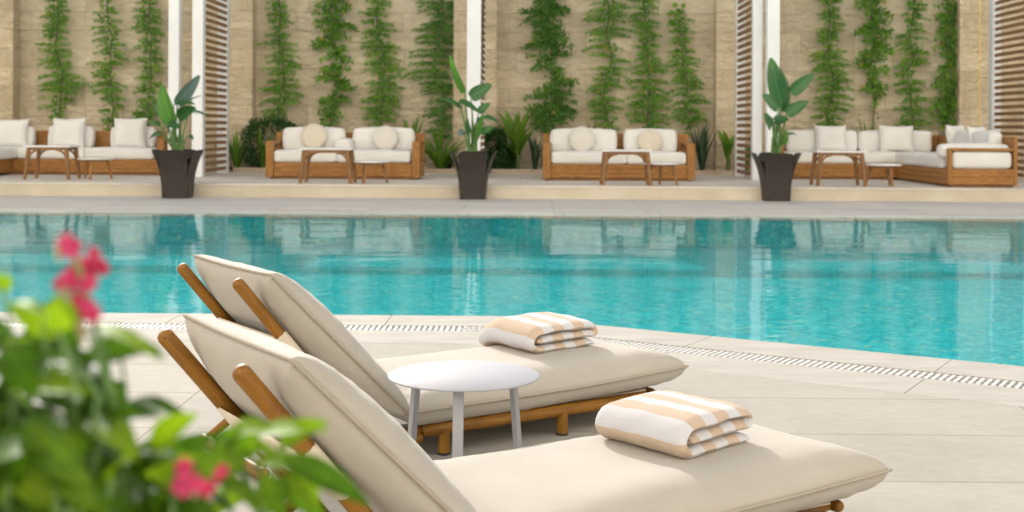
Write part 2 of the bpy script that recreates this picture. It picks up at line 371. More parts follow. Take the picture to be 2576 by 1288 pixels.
WAVE1, WAVE2 = .085, .10
POOLC = [(0, (.022, .36, .42)), (.5, (.03, .455, .51)), (.9, (.06, .52, .56)), (1, (.24, .54, .46))]
M = dict(
    deck=tilefloor('limestone_paving', (.375, .355, .315), (.44, .42, .378), (.66, .60, .50), 1.63, .59, -.28, .27),
    fardeck=tilefloor('brightened_limestone_paving', (.56, .54, .505), (.62, .60, .56), (.66, .62, .56), 1.2, .6, -.28, .2),  # same limestone as the near deck, colour lightened to offset the shade there
    coping=simple('limestone_coping', (.39, .37, .332), (.46, .44, .40), .85, 3, 6, .2, 40, .12, stretch=(1, 3, 1), bdist=.003),
    platform=tilefloor('terrace_paving', (.66, .61, .53), (.72, .67, .59), (.8, .77, .72), 1.2, .6, .2, .1),
    riser=simple('terrace_riser', (.56, .49, .37), (.66, .59, .47), .7, 1.5, 6, .2, 20),
    grout=simple('grout_dark', (.30, .265, .20), (.36, .32, .25), .9),
    wall=stonewall('split_face_sandstone', (.68, .57, .41), (.76, .65, .48), (.82, .72, .56)),
    pilaster=stonewall('warm_sandstone', (.69, .56, .375), (.76, .635, .44), (.82, .71, .53)),
    dark=simple('drain_dark', (.17, .165, .15), (.22, .215, .20), .9, spec=.1),  # even dark grey of the channel floors
    grate=simple('pale_plastic', (.54, .53, .51), (.58, .57, .55), .6),
    brass=simple('brass_strip', (.55, .38, .12), (.62, .45, .16), .4, metal=.6),
    soil=simple('bed_soil', (.05, .035, .022), (.11, .08, .05), .95, 9, 6, .8, 30, bdist=.03),
    kerb=simple('kerb_stone', (.46, .36, .26), (.55, .45, .34), .8, 4, 5, .2, 40),
    white=simple('white_powder_coat', (.80, .81, .82), (.84, .85, .86), .4, 3, 2),
    slat=wood('weathered_slat_wood', (.25, .135, .065), (.40, .235, .13), .6),
    teak=wood('oiled_teak', (.19, .080, .009), (.33, .155, .020), .42),
    teak2=wood('sofa_teak', (.31, .14, .035), (.47, .235, .07), .5),
    tablewood=wood('table_teak', (.25, .125, .05), (.38, .205, .09), .5),
    fabric=simple('cream_canvas', (.425, .388, .332), (.45, .411, .355), .85, 5, 3, .12, 700, .2, sheen=.15, bdist=.001),
    piping=simple('cream_piping', (.36, .315, .25), (.39, .345, .28), .85),  # canvas colour darkened so the seam carries its shading line
    strap=simple('canvas_strap', (.60, .52, .41), (.66, .58, .46), .9, 8, 3, .2, 500, bdist=.001),
    cushion=simple('white_cushion', (.74, .72, .68), (.78, .76, .72), .9, 4, 3, .15, 300, .2, sheen=.2, bdist=.002),
    pillow=simple('linen_pillow', (.74, .72, .68), (.79, .77, .73), .92, 5, 3, .3, 260, .15, sheen=.2, bdist=.002),
    boucle_white=simple('boucle_white', (.69, .65, .57), (.78, .74, .67), .95, 60, 3, .9, 90, .1, sheen=.2, bdist=.012),
    boucle_beige=simple('boucle_beige', (.69, .61, .48), (.76, .68, .56), .95, 60, 3, .9, 90, .1, sheen=.2, bdist=.012),
    marble=simple('pale_marble', (.74, .72, .70), (.84, .83, .82), .25, 5, 8, spec=.5),
    pot=simple('brown_weave', (.034, .026, .021), (.048, .037, .030), .5, 30, 3, .15, 160, .4, stretch=(1, 1, .35), bdist=.004),
    towel=towelmat(),
    vine=leafmat('creeper_leaf', (.11, .23, .025), (.19, .36, .045), (.30, .44, .07), .4, .5, 2.5),
    vine2=leafmat('creeper_leaf_dark', (.06, .16, .022), (.10, .24, .035), (.19, .33, .05), .35, .45, 3),
    vine_stem=simple('vine_stem', (.09, .13, .04), (.15, .18, .06), .9),
    yellow=leafmat('yellowed_leaf', (.45, .30, .03), (.55, .36, .05)),
    paddle=leafmat('paddle_leaf', (.03, .11, .03), (.045, .15, .04), (.075, .20, .055), .22, .3, 1.2, .5, veins=9),
    table_white=simple('table_white', (.37, .375, .405), (.39, .395, .425), .65, 3, 2, spec=.12),
    paddle_light=leafmat('paddle_leaf_light', (.07, .20, .03), (.10, .26, .04), (.14, .31, .06), .35, .35, 1.2, .5, veins=9),
    paddle_blue=leafmat('paddle_leaf_blue', (.07, .12, .11), (.10, .16, .14), (.14, .20, .18), .15, .3, 1.2, .6, veins=9),
    stalk=simple('leaf_stalk', (.09, .19, .05), (.16, .28, .08), .5),
    strap_leaf=leafmat('strap_leaf', (.09, .20, .025), (.17, .31, .035), (.32, .42, .06), .35, .4, 3),
    spike_leaf=leafmat('spike_leaf', (.035, .075, .04), (.07, .12, .06), (.14, .18, .09), .1, .5, 6),
    bush=leafmat('clipped_bush_leaf', (.016, .055, .012), (.034, .095, .018), (.06, .13, .026), .2, .45, 4),
    shrub=leafmat('shrub_leaf', (.022, .06, .004), (.065, .145, .007), (.16, .27, .015), .4, .5, 14, .15, veins=5),
    shrub_lime=leafmat('shrub_leaf_lime', (.15, .26, .01), (.22, .34, .015), (.30, .40, .02), .45, .5, 10, .15, veins=5),
    petal=leafmat('pink_petal', (.36, .008, .05), (.46, .02, .10), (.58, .08, .19), .2, .5, 30),
    calyx=leafmat('pale_bud', (.35, .22, .14), (.45, .36, .22), (.5, .5, .35), .3, .5, 30),
    rubber=simple('foot_rubber', (.02, .02, .02), (.03, .03, .03), .7),
    black=simple('black_metal', (.02, .02, .02), (.04, .04, .04), .45),
)
M['pool'] = pooltile(); M['water'] = watermat()

# ------------------------------------------------------------------ ground, pool
YE, YR, PZ = 15.6, 18.9, .20                    # far pool edge, terrace riser, terrace height
PB, PR = gp(1272, 795), gp(2576, 921.8)
dirr = (PR - PB).normalized()
P_end = PB + dirr * 8.2
near = [Vector((-14, PB.y, 0)), PB.copy(), P_end, Vector((15, P_end.y, 0))]

def offset(poly, d):
    out = []
    for i, p in enumerate(poly):
        ns = []
        for a, b in ((i - 1, i), (i, i + 1)):
            if 0 <= a and b < len(poly):
                t = (poly[b] - poly[a]).normalized(); ns.append(Vector((t.y, -t.x, 0)))     # towards the camera
        n = sum(ns, Vector()); n.normalize()
        out.append(p + n * d / n.dot(ns[0]))
    return out

W0, W1, W2, W3 = 0, .365, .53, .89
def strip(name, d0, d1, z0, z1, mat, joints=True):
    mb = MB(); a, b = offset(near, d0), offset(near, d1)
    for i in range(len(near) - 1):
        mb.quad([b[i], b[i + 1], a[i + 1], a[i]])
    for v in range(len(mb.v)): mb.v[v] = (mb.v[v][0], mb.v[v][1], z1)
    if d0 == 0:
        for i in range(len(near) - 1):
            p, q = a[i], a[i + 1]
            mb.quad([(p.x, p.y, z1), (q.x, q.y, z1), (q.x, q.y, z0), (p.x, p.y, z0)])
    return tag(mb.build(name, mat, smooth=False), kind='structure')

def slabs(name, d0, d1, pitch, phase, z, gap=.0024):
    """coping laid as separate slabs with open joints over a grout bed"""
    mb = MB(); a, b = offset(near, d0 + gap / 2), offset(near, d1 - gap / 2)
    for i in range(3):
        L = (near[i + 1] - near[i]).length; t = (near[i + 1] - near[i]).normalized()
        n = max(1, round(L / pitch))
        cuts = sorted({0, L} | {q for q in [phase[i] + pitch * k for k in range(-30, 30)] if .1 < q < L - .1})
        for c0, c1 in zip(cuts, cuts[1:]):
            def pt(base, c, end):
                if c == 0: return base[i]
                if c == L: return base[i + 1]
                nn = Vector((t.y, -t.x, 0)); dd = (base[i] - near[i]).dot(nn)
                return near[i] + t * c + nn * dd
            g0 = t * gap if c0 > 0 else Vector(); g1 = t * gap if c1 < L else Vector()
            q = [pt(b, c0, 0) + g0, pt(b, c1, 1) - g1, pt(a, c1, 1) - g1, pt(a, c0, 0) + g0]
            top = [(p.x, p.y, z) for p in q]; bot = [(p.x, p.y, z - .03) for p in q]
            mb.quad(top)
            for k in range(4): mb.quad([bot[k], bot[(k + 1) % 4], top[(k + 1) % 4], top[k]])
    return tag(mb.build(name, M['coping'], smooth=False), kind='structure')

strip('coping_bed', .008, W1 + .0, 0, -.004, M['grout'])
strip('paving_bed', W2 - .01, W3 + .02, 0, -.0045, M['grout'])
slabs('pool_coping', 0, W1, 1.2, (13.2, .06, .2), 0)
slabs('deck_border', W2, W3, 1.2, (12.6, .06, .2), 0)
strip('drain_channel', W1 - .01, W2 + .01, 0, -.034, M['dark'])

mb = MB(); b = offset(near, W3)                 # near deck
pts = [Vector((-30, -8, 0)), Vector((30, -8, 0)), Vector((30, b[3].y, 0)), b[3], b[2], b[1], b[0], Vector((-30, b[0].y, 0))]
mb.v = [tuple(p) for p in pts]
for q in ((0, 1, 4), (1, 2, 3, 4), (0, 4, 5), (0, 5, 6), (0, 6, 7)): mb.face(q)
tag(mb.build('pool_deck', M['deck'], smooth=False), kind='structure')
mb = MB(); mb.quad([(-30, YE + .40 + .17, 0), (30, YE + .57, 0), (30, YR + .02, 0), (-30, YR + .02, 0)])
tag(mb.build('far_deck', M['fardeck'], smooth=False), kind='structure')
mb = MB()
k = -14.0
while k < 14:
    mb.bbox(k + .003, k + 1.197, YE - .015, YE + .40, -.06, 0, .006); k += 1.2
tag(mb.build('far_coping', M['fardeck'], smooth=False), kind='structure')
for nm, x0, x1, y0 in (('side_deck', -30, -14, b[0].y), ('side_deck', 15, 30, b[3].y)):
    mb = MB(); mb.quad([(x0, y0, 0), (x1, y0, 0), (x1, YE + .57, 0), (x0, YE + .57, 0)])
    tag(mb.build(nm, M['deck'], smooth=False), kind='structure')
mb = MB(); mb.quad([(-30, YE + .39, -.05), (30, YE + .39, -.05), (30, YE + .58, -.05), (-30, YE + .58, -.05)])
tag(mb.build('far_drain_channel', M['dark'], smooth=False), kind='structure')
mb = MB(); mb.quad([(-300, -300, -1.6), (300, -300, -1.6), (300, 300, -1.6), (-300, 300, -1.6)])
tag(mb.build('ground', simple('sandy_ground', (.30, .25, .18), (.38, .32, .24), .95), smooth=False), kind='structure')

# pool basin + water
PD = -.38
e = [Vector((p.x, p.y, 0)) for p in near] + [Vector((15, YE, 0)), Vector((-14, YE, 0))]
mb = MB(); n = len(e)
mb.v = [(p.x, p.y, -.001) for p in e] + [(p.x, p.y, PD) for p in e]
for i in range(n):
    j = (i + 1) % n; mb.face((i, j, n + j, n + i))
for q in ((0, 1, 5), (1, 4, 5), (1, 2, 4), (2, 3, 4)): mb.face([n + t for t in q])
tag(mb.build('pool_basin', M['pool'], smooth=False), kind='structure')
mb = MB(); mb.v = [(p.x, p.y, -.014) for p in e]
for q in ((0, 1, 5), (1, 4, 5), (1, 2, 4), (2, 3, 4)): mb.face(q)
tag(mb.build('pool_water', M['water'], smooth=False), kind='structure')

# drain grates
def grate(i, t0, t1, label):
    mb = MB(); p0, t = near[i], (near[i + 1] - near[i]).normalized(); nn = Vector((t.y, -t.x, 0))
    F = Matrix(((t.x, nn.x, 0, p0.x), (t.y, nn.y, 0, p0.y), (0, 0, 1, 0), (0, 0, 0, 1)))
    s_ = t0
    while s_ < t1:
        mb.box(s_, s_ + .0155, W1 + .006, W2 - .006, -.022, -.002, mat=F); s_ += .031
    for w in (W1 + .002, W2 - .012, (W1 + W2) / 2 - .004): mb.box(t0, t1, w, w + .009, -.03, -.006, mat=F)
    return tag(mb.build('drain_grate', M['grate'], smooth=False), label, 'drain grate', 'pool overflow drain grates')
LB = (near[1] - near[0]).length
grate(0, LB - 6.2, LB - .02, 'white slotted drain grate along the straight near pool edge behind the loungers')
grate(1, .03, 5.2, 'white slotted drain grate along the slanting pool edge at right')
mb = MB(); s_ = -9.0
while s_ < 9:
    if not (-3.42 < s_ < -2.30): mb.box(s_, s_ + .0165, YE + .406, YE + .564, -.022, -.002)
    s_ += .031
mb.box(-9, -3.42, YE + .402, YE + .411, -.03, -.006); mb.box(-2.3, 9, YE + .402, YE + .411, -.03, -.006)
tag(mb.build('drain_grate', M['grate'], smooth=False), 'white slotted drain grate along the far pool edge below the sofas', 'drain grate', 'pool overflow drain grates')
mb = MB(); mb.bbox(-3.40, -2.32, YE + .41, YE + .56, -.03, -.001, .003)
tag(mb.build('drain_cover', M['kerb'], smooth=False), 'solid tan cover strip in the far drain grate', 'drain cover')

# terrace
mb = MB(); mb.quad([(-30, YR - .012, PZ), (30, YR - .012, PZ), (30, 23.65, PZ), (-30, 23.65, PZ)])
mb.quad([(-30, YR - .012, PZ - .03), (30, YR - .012, PZ - .03), (30, YR - .012, PZ), (-30, YR - .012, PZ)])
tag(mb.build('terrace', M['platform'], smooth=False), kind='structure')
mb = MB(); mb.quad([(-30, YR, -.002), (30, YR, -.002), (30, YR, PZ - .03), (-30, YR, PZ - .03)])
tag(mb.build('terrace_step', M['riser'], smooth=False), kind='structure')
mb = MB(); mb.quad([(-30, 23.7, PZ + .03), (30, 23.7, PZ + .03), (30, 24.65, PZ + .03), (-30, 24.65, PZ + .03)])
tag(mb.build('planting_soil', M['soil'], smooth=False), kind='structure')
mb = MB(); k = -16
while k < 16:
    mb.bbox(k + .003, k + .997, 23.6, 23.75, PZ - .02, PZ + .085, .008); k += 1.0
tag(mb.build('stone_kerb', M['kerb'], smooth=False), 'low pale brown stone kerb edging the planting bed below the wall', 'kerb')

# ------------------------------------------------------------------ wall
WY, PY, WTOP, PTOP = 24.6, 24.25, 4.65, 4.1
wall = thing('stone_wall', 'tall rough sandstone block wall behind the terrace', 'wall', (0, WY, 0))
mb = MB(); mb.box(-16, 16, 0, .4, 0, WTOP); mb.build('wall_face', M['wall'], wall, False)
for (a, b_) in ((-330, 32), (480, 634), (1140, 1249), (1801, 1935), (2413, 2560)):
    x0, x1 = wp(a, 300, PY).x, wp(b_, 300, PY).x
    mb = MB(); mb.box(x0, x1, PY - WY, -.002, .1, WTOP - .003)
    mb.build('pilaster', M['pilaster'], wall, False)
xb = wp(2463, 300, PY).x
mb = MB(); mb.box(xb - .012, xb + .012, PY - WY - .006, PY - WY + .02, PZ, WTOP - .01)
mb.build('gilt_strip', M['brass'], wall, False)

# ------------------------------------------------------------------ pergolas and slatted screens
FY, RY = 21.3, 23.0
def X(px, Y, y=400): return wp(px, y, Y).x
def post(par, x0, x1, y0, dy=.17, top=PTOP - .05, base=PZ):
    mb = MB(); mb.bbox(x0 - par.location.x, x1 - par.location.x, y0 - par.location.y, y0 + dy - par.location.y, 0, top - base, .004)
    mb.build('post', M['white'], par, False)
def slats(par, x, th, dz, h):
    mb = MB(); z = .07
    while z < PTOP - PZ - .3:
        mb.bbox(x - par.location.x - th / 2, x - par.location.x + th / 2, FY + .06 - par.location.y, RY + .11 - par.location.y, z, z + h, .006)
        z += dz
    mb.build('slats', M['slat'], par, False)
def beams(par, x0, x1, xl, xr):
    px_, py_ = par.location.x, par.location.y
    t = PTOP - PZ
    mb = MB(); mb.box(x0 - px_, x1 - px_, FY + .005 - py_, FY + .165 - py_, t - .24, t); mb.build('front_beam', M['white'], par, False)
    mb = MB(); mb.box(x0 - px_, x1 - px_, RY + .005 - py_, RY + .165 - py_, t - .24, t); mb.build('rear_beam', M['white'], par, False)
    for x in (xl, xr):
        mb = MB(); mb.box(x - .08 - px_, x + .08 - px_, FY + .17 - py_, RY + .003 - py_, t - .22, t - .01); mb.build('side_beam', M['white'], par, False)

# bay 1: its right post
x0, x1 = X(422, FY), X(448, FY)
pg = thing('pergola', 'white pergola frame over the left corner sofa, its post just left of the slatted screen', 'pergola', (x0, FY, PZ), 0, 'white pergola frames')
post(pg, x0, x1, FY); post(pg, x0 - 6.3, x0 - 6.13, FY); post(pg, x0 - 6.3, x0 - 6.13, RY)
beams(pg, x0 - 6.3, x1, x0 - 6.2, (x0 + x1) / 2)
# bay 2
x0, x1 = X(482, FY), X(509, FY)
xm0, xm1 = X(1173, FY), X(1208, FY)
pg = thing('pergola', 'white pergola whose slatted wooden screen stands left of the sofa with the arm cushion', 'pergola', (x0, FY, PZ), 0, 'white pergola frames')
post(pg, x0, x1, FY); post(pg, x0, x1, RY); slats(pg, x1 - .025, .035, .119, .062)
beams(pg, x0, xm0 - .03, (x0 + x1) / 2, xm0 - .12)
# bay 3
pg = thing('pergola', 'white pergola post with edge-on slatted screen behind the middle potted plant', 'pergola', (xm0, FY, PZ), 0, 'white pergola frames')
post(pg, xm0, xm1, FY); post(pg, xm0, xm1, RY); slats(pg, xm1 - .015, .04, .119, .062)
x0, x1 = X(1893, FY), X(1917, FY)
post(pg, x0, x1, FY); post(pg, x0, x1, RY); slats(pg, x0 + .03, .035, .119, .062)
beams(pg, xm0, x1, (xm0 + xm1) / 2, (x0 + x1) / 2)
# bay 4
x0, x1 = X(1929, FY - .25), X(1960, FY - .25)
pg = thing('pergola', 'white pergola over the right corner sofa with a wide slatted screen at its far end', 'pergola', (x0, FY - .25, PZ), 0, 'white pergola frames')
post(pg, x0, x1, FY - .25)
xr0 = X(2494, RY)
post(pg, xr0, xr0 + .17, RY); post(pg, xr0, xr0 + .17, FY); slats(pg, xr0 + .07, .035, .119, .062)
beams(pg, x0, xr0 + .17, (x0 + x1) / 2, xr0 + .085)

# ------------------------------------------------------------------ sofas
def part_box(par, name, mat, x0, x1, y0, y1, z0, z1, r=.006, smooth=False):
    mb = MB(); mb.bbox(x0, x1, y0, y1, z0, z1, r); return mb.build(name, mat, par, smooth)
def part_cush(par, name, x0, x1, y0, y1, z0, z1, r=.05, bulge=.015, tilt=0, mat=None):
    mb = MB(); c = Vector(((x0 + x1) / 2, (y0 + y1) / 2, (z0 + z1) / 2))
    T = Matrix.Translation(c) @ Matrix.Rotation(R(tilt), 4, 'X')
    mb.rbox((0, 0, 0), (x1 - x0, y1 - y0, z1 - z0), r, bulge, T, 0, 5, .006, rnd.random() * 50)
    return mb.build(name, mat or M['cushion'], par, True)

def two_seat(label, px0, px1, Y0, seat_px, back_px, lighter):
    x0, x1 = X(px0, Y0), X(px1, Y0); cx = (x0 + x1) / 2
    t = thing('outdoor_sofa', label, 'sofa', (cx, Y0, PZ), 0, 'two-seat teak sofas on the terrace')
    w = (x1 - x0) / 2; A = .13; D = .92
    for s in (-1, 1):
        o = w - A
        a0, a1 = (-w, -w + A) if s < 0 else (w - A, w)
        part_box(t, 'arm_panel', M['teak2'], a0, a1, 0, .13, .03, .63)
        part_box(t, 'arm_top', M['teak2'], a0 + .004, a1 - .004, .132, D - .06, .585, .632)
        part_box(t, 'arm_rail', M['teak2'], a0 + .01, a1 - .01, .132, D - .06, .03, .30)
    mb = MB()
    for k in range(3): mb.bbox(-w + A + .003, w - A - .003, .025, .06, .045 + k * .078, .045 + (k + 1) * .078 - .003, .003)
    mb.build('front_panel', M['teak2'], t, False)
    part_box(t, 'plinth', M['slat'], -w + .06, w - .06, .06, D - .08, 0, .04)
    part_box(t, 'back_panel', M['teak2'], -w + .002, w - .002, D - .055, D, .03, .775)
    part_box(t, 'seat_deck', M['slat'], -w + A + .004, w - A - .004, .065, D - .06, .24, .278)
    for a, b_ in seat_px:
        part_cush(t, 'seat_cushion', X(a, Y0) - cx, X(b_, Y0) - cx, .0, .62, .28, .475, .045, .02)
    for a, b_ in back_px:
        part_cush(t, 'back_cushion', X(a, Y0 + .6) - cx, X(b_, Y0 + .6) - cx, .58, .80, .46, .845, .06, .025, -6)
    return t
YS = 20.7
two_seat('two-seat teak sofa with white cushions near the left slatted screen', 668, 1056, YS, [(688, 845), (846, 1032)], [(712, 864), (888, 1039)], 0)
two_seat('two-seat teak sofa with pale orange arms right of the middle potted plant', 1366, 1749, YS, [(1387, 1577), (1578, 1727)], [(1386, 1549.5), (1572, 1701)], 1)
ac = thing('arm_cushion', 'small white block cushion standing between the two seats of the left two-seat sofa', 'cushion', (X(866, YS + .35), YS + .35, PZ + .47))
part_cush(ac, 'cushion_body', -.135, .135, -.22, .22, 0, .20, .05, .015)

def round_pillow(px, py, r, Y, mat, label):
    c = wp(px, py, Y)
    t = thing('round_pillow', label, 'pillow', (c.x, Y, c.z - r), 0, 'round boucle pillows')
    mb = MB(); prof = []
    for i in range(15):
        a = -math.pi / 2 + math.pi * i / 14
        prof.append((r * math.cos(a) ** .6 if abs(math.cos(a)) > 1e-6 else .001, .075 * math.sin(a)))
    mb.lathe(prof, 36)
    T = Matrix.Translation((0, 0, r)) @ Matrix.Rotation(R(78), 4, 'X')
    mb.v = [tuple(T @ Vector(p)) for p in mb.v]
    mb.build('pillow_body', mat, t)
round_pillow(790, 343, .225, YS + .50, M['boucle_beige'], 'round beige boucle pillow on the left seat of the sofa with the arm cushion')
round_pillow(970, 348, .22, YS + .48, M['boucle_white'], 'round white boucle pillow on the right seat beside the small arm cushion')
round_pillow(1464, 351, .225, YS + .48, M['boucle_white'], 'round white boucle pillow on the sofa right of the middle potted plant')
round_pillow(1635, 356, .215, YS + .50, M['boucle_beige'], 'round beige boucle pillow behind the higher table on the right two-seat sofa')

def pillow_mesh(w, h, th, seed=0, pinch=.07):
    mb = MB(); n = 14; idx = {}
    for sd in (1, -1):
        for i in range(n + 1):
            for j in range(n + 1):
                s, t = -1 + 2 * i / n, -1 + 2 * j / n
                if sd < 0 and (i in (0, n) or j in (0, n)): idx[(sd, i, j)] = idx[(1, i, j)]; continue
                g = ((1 - s ** 4) * (1 - t ** 4)) ** .55
                x = s * w / 2 * (1 - pinch * (1 - t * t) * abs(s) ** 3); z = t * h / 2 * (1 - pinch * (1 - s * s) * abs(t) ** 3)
                q = noise.noise_vector(Vector((x * 4 + seed, z * 4, sd))) * .012
                idx[(sd, i, j)] = len(mb.v); mb.v.append((x + q.x, -sd * th / 2 * g + q.y * g, z + q.z))
        for i in range(n):
            for j in range(n):
                f = [idx[(sd, i, j)], idx[(sd, i + 1, j)], idx[(sd, i + 1, j + 1)], idx[(sd, i, j + 1)]]
                mb.face(f if sd > 0 else f[::-1])
    return mb
def square_pillow(px0, px1, py0, py1, Y, label, rz=0, seed=0, w=None):
    a, b_ = wp(px0, py1, Y), wp(px1, py0, Y)
    h = b_.z - a.z; w = w or (b_.x - a.x)
    t = thing('square_pillow', label, 'pillow', ((a.x + b_.x) / 2, Y, a.z), R(rz), 'square linen pillows')
    mb = pillow_mesh(w, h, .19, seed)
    T = Matrix.Translation((0, 0, h / 2)) @ Matrix.Rotation(R(-10), 4, 'X')
    mb.v = [tuple(T @ Vector(p)) for p in mb.v]
    mb.build('pillow_body', M['pillow'], t)

# left corner sofa (its return is mostly outside the frame)
YL = 21.8
x0, x1 = X(28, YL), X(413, YL); cx = x0
t = thing('corner_sofa', 'teak corner sofa with three square pillows left of the first potted plant', 'sofa', (cx, YL, PZ), 0, 'teak corner sofas on the terrace')
w = x1 - x0
mb = MB()
for k in range(3): mb.bbox(.002, w - .1, .025, .06, .045 + k * .078, .045 + (k + 1) * .078 - .003, .003)
mb.build('front_panel', M['teak2'], t, False)
part_box(t, 'plinth', M['slat'], -.9, w - .06, .06, .84, 0, .04)
part_box(t, 'back_panel', M['teak2'], -1.0, w - .002, .865, .92, .03, .775)
part_box(t, 'arm_panel', M['teak2'], w - .13, w, 0, .13, .03, .65)
part_box(t, 'arm_top', M['teak2'], w - .126, w - .004, .132, .86, .605, .652)
part_box(t, 'seat_deck', M['slat'], -.95, w - .134, .065, .86, .24, .278)
part_box(t, 'return_panel', M['teak2'], -.05, 0.0, -2.4, .02, .045, .276)
part_box(t, 'return_back', M['teak2'], -1.06, -1.0, -2.4, .92, .03, .775)
part_box(t, 'return_deck', M['slat'], -1.0, -.055, -2.38, .06, .2, .277)
for a, b_ in ((40, 210), (211, 385)): part_cush(t, 'seat_cushion', X(a, YL) - cx, X(b_, YL) - cx, 0, .62, .28, .475, .045, .02)
part_cush(t, 'seat_cushion', -1.0, X(38, YL) - cx, -2.3, -.02, .28, .475, .045, .02)
part_cush(t, 'seat_cushion', -1.0, X(38, YL) - cx, -.01, .62, .28, .475, .045, .02)
for a, b_ in ((-30, 80), (121, 230), (278, 387)): part_cush(t, 'back_cushion', X(a, YL + .6) - cx, X(b_, YL + .6) - cx, .58, .80, .46, .845, .06, .025, -6)
square_pillow(-15, 69, 299, 372, YL + .50, 'square linen pillow at the picture edge of the left corner sofa', 3, 1)
square_pillow(129, 214, 297, 374, YL + .48, 'square linen pillow in the middle of the left corner sofa behind the tall table', -3, 2)
square_pillow(285, 369, 297, 374, YL + .48, 'square linen pillow beside the potted plant on the left corner sofa', 2, 3)

# right corner sofa
YL2 = 21.9
x0, x1 = X(1958, YL2), X(2268, YL2)
YA = 19.15
xa0, xa1 = X(2387, YA), X(2560, YA)
cx = x0
t = thing('corner_sofa', 'teak corner sofa with a cushioned open end arm at far right', 'sofa', (cx, YL2, PZ), 0, 'teak corner sofas on the terrace')
mb = MB(); w = xa0 - cx
for k in range(3): mb.bbox(.1, w - .0, .025, .06, .045 + k * .078, .045 + (k + 1) * .078 - .003, .003)
mb.build('front_panel', M['teak2'], t, False)
we = xa1 - cx; ya = YA - YL2
part_box(t, 'plinth', M['slat'], .05, w - .05, .06, .84, 0, .04)
part_box(t, 'return_plinth', M['slat'], w + .05, we - .05, ya + .05, .84, 0, .04)
part_box(t, 'arm_panel', M['teak2'], 0, .1, 0, .13, .03, .65)
part_box(t, 'back_panel', M['teak2'], .002, we, .865, .92, .03, .775)
part_box(t, 'seat_deck', M['slat'], .1, we - .06, .07, .86, .24, .278)
mb = MB()
for k in range(3): mb.bbox(w, w + .035, ya + .06, .022, .045 + k * .078, .045 + (k + 1) * .078 - .003, .003)
mb.build('return_panel', M['teak2'], t, False)
mb = MB()
for k in range(2): mb.bbox(w + .05, we - .06, ya, ya + .05, .045 + k * .12, .045 + (k + 1) * .12 - .003, .003)
mb.build('end_panel', M['teak2'], t, False)
part_box(t, 'arm_post', M['teak2'], w - .005, w + .048, ya - .004, ya + .09, .04, .60)
part_box(t, 'arm_rail', M['teak2'], w + .05, we - .06, ya - .003, ya + .08, .555, .60)
part_box(t, 'return_back', M['teak2'], we - .057, we, ya - .002, .863, .03, .775)
part_box(t, 'return_deck', M['slat'], w + .036, we - .06, ya + .052, .065, .20, .277)
for a, b_ in ((1978, 2170), (2171, 2275)): part_cush(t, 'seat_cushion', X(a, YL2) - cx, X(b_, YL2) - cx, 0, .62, .28, .475, .045, .02)
part_cush(t, 'seat_cushion', w - .01, we - .07, ya + .32, -1.21, .28, .475, .045, .02)
part_cush(t, 'seat_cushion', w - .01, we - .07, -1.2, .62, .28, .475, .045, .02)
for a, b_ in ((1980, 2156), (2163, 2343)): part_cush(t, 'back_cushion', X(a, YL2 + .6) - cx, X(b_, YL2 + .6) - cx, .58, .80, .46, .845, .06, .025, -6)
part_cush(t, 'arm_cushion', w + .06, we - .075, ya + .015, ya + .26, .285, .55, .06, .02)
part_cush(t, 'arm_cushion', w - .09, we - .075, ya + .095, ya + .33, .45, .655, .07, .02)
part_cush(t, 'back_cushion', we - .29, we - .07, ya + .4, ya + 1.2, .46, .845, .06, .025)
part_cush(t, 'back_cushion', we - .29, we - .07, ya + 1.25, -.7, .46, .845, .06, .025)
square_pillow(2050, 2130, 316, 384, YL2 + .48, 'square linen pillow on the right corner sofa nearest the potted plant', -2, 4)
square_pillow(2212, 2300, 316, 384, YL2 + .48, 'square linen pillow at the inner corner of the right corner sofa', 2, 5)
square_pillow(2380, 2432, 314, 384, YL2 - .45, 'square linen pillow turned sideways on the return of the right corner sofa', 40, 6, .50)
square_pillow(2432, 2486, 318, 384, YL2 - 1.35, 'square linen pillow nearest the open end arm of the right corner sofa', 40, 7, .48)

# ------------------------------------------------------------------ terrace tables
def high_table(cx_px, y_px, label, wid=.78, rz=0, dep=.52):
    c = gp(cx_px, y_px, PZ)
    t = thing('coffee_table', label, 'table', (c.x, c.y + dep / 2, PZ), R(rz), 'square-legged terrace tables')
    w, d, h = wid / 2, dep / 2, .545
    mb = MB(); mb.bbox(-w, w, -d, d, h - .03, h, .008); mb.build('table_top', M['marble'], t, False)
    e = .09
    for sy in (-1, 1):
        mb = MB(); y = sy * (d - .05)
        mb.bbox(-w + e, w - e, y - .018, y + .018, h - .075, h - .032, .004)
        for sx in (-1, 1):                       # curved bracket
            P = [Vector((sx * (w - e + .02), y, h - .19)), Vector((sx * (w - e - .015), y, h - .125)), Vector((sx * (w - e - .07), y, h - .085)), Vector((sx * (w - e - .15), y, h - .065))]
            mb.tube(P, .018, 8)
        mb.build('apron', M['tablewood'], t, False)
        for sx in (-1, 1):
            mb = MB()
            a, b_ = Vector((sx * (w - e + .02), y, h - .032)), Vector((sx * (w - .015), y + sy * .03, 0))
            mb.tube([a, (a + b_) / 2, b_], [.036, .034, .027], 8)
            mb.build('leg', M['tablewood'], t)
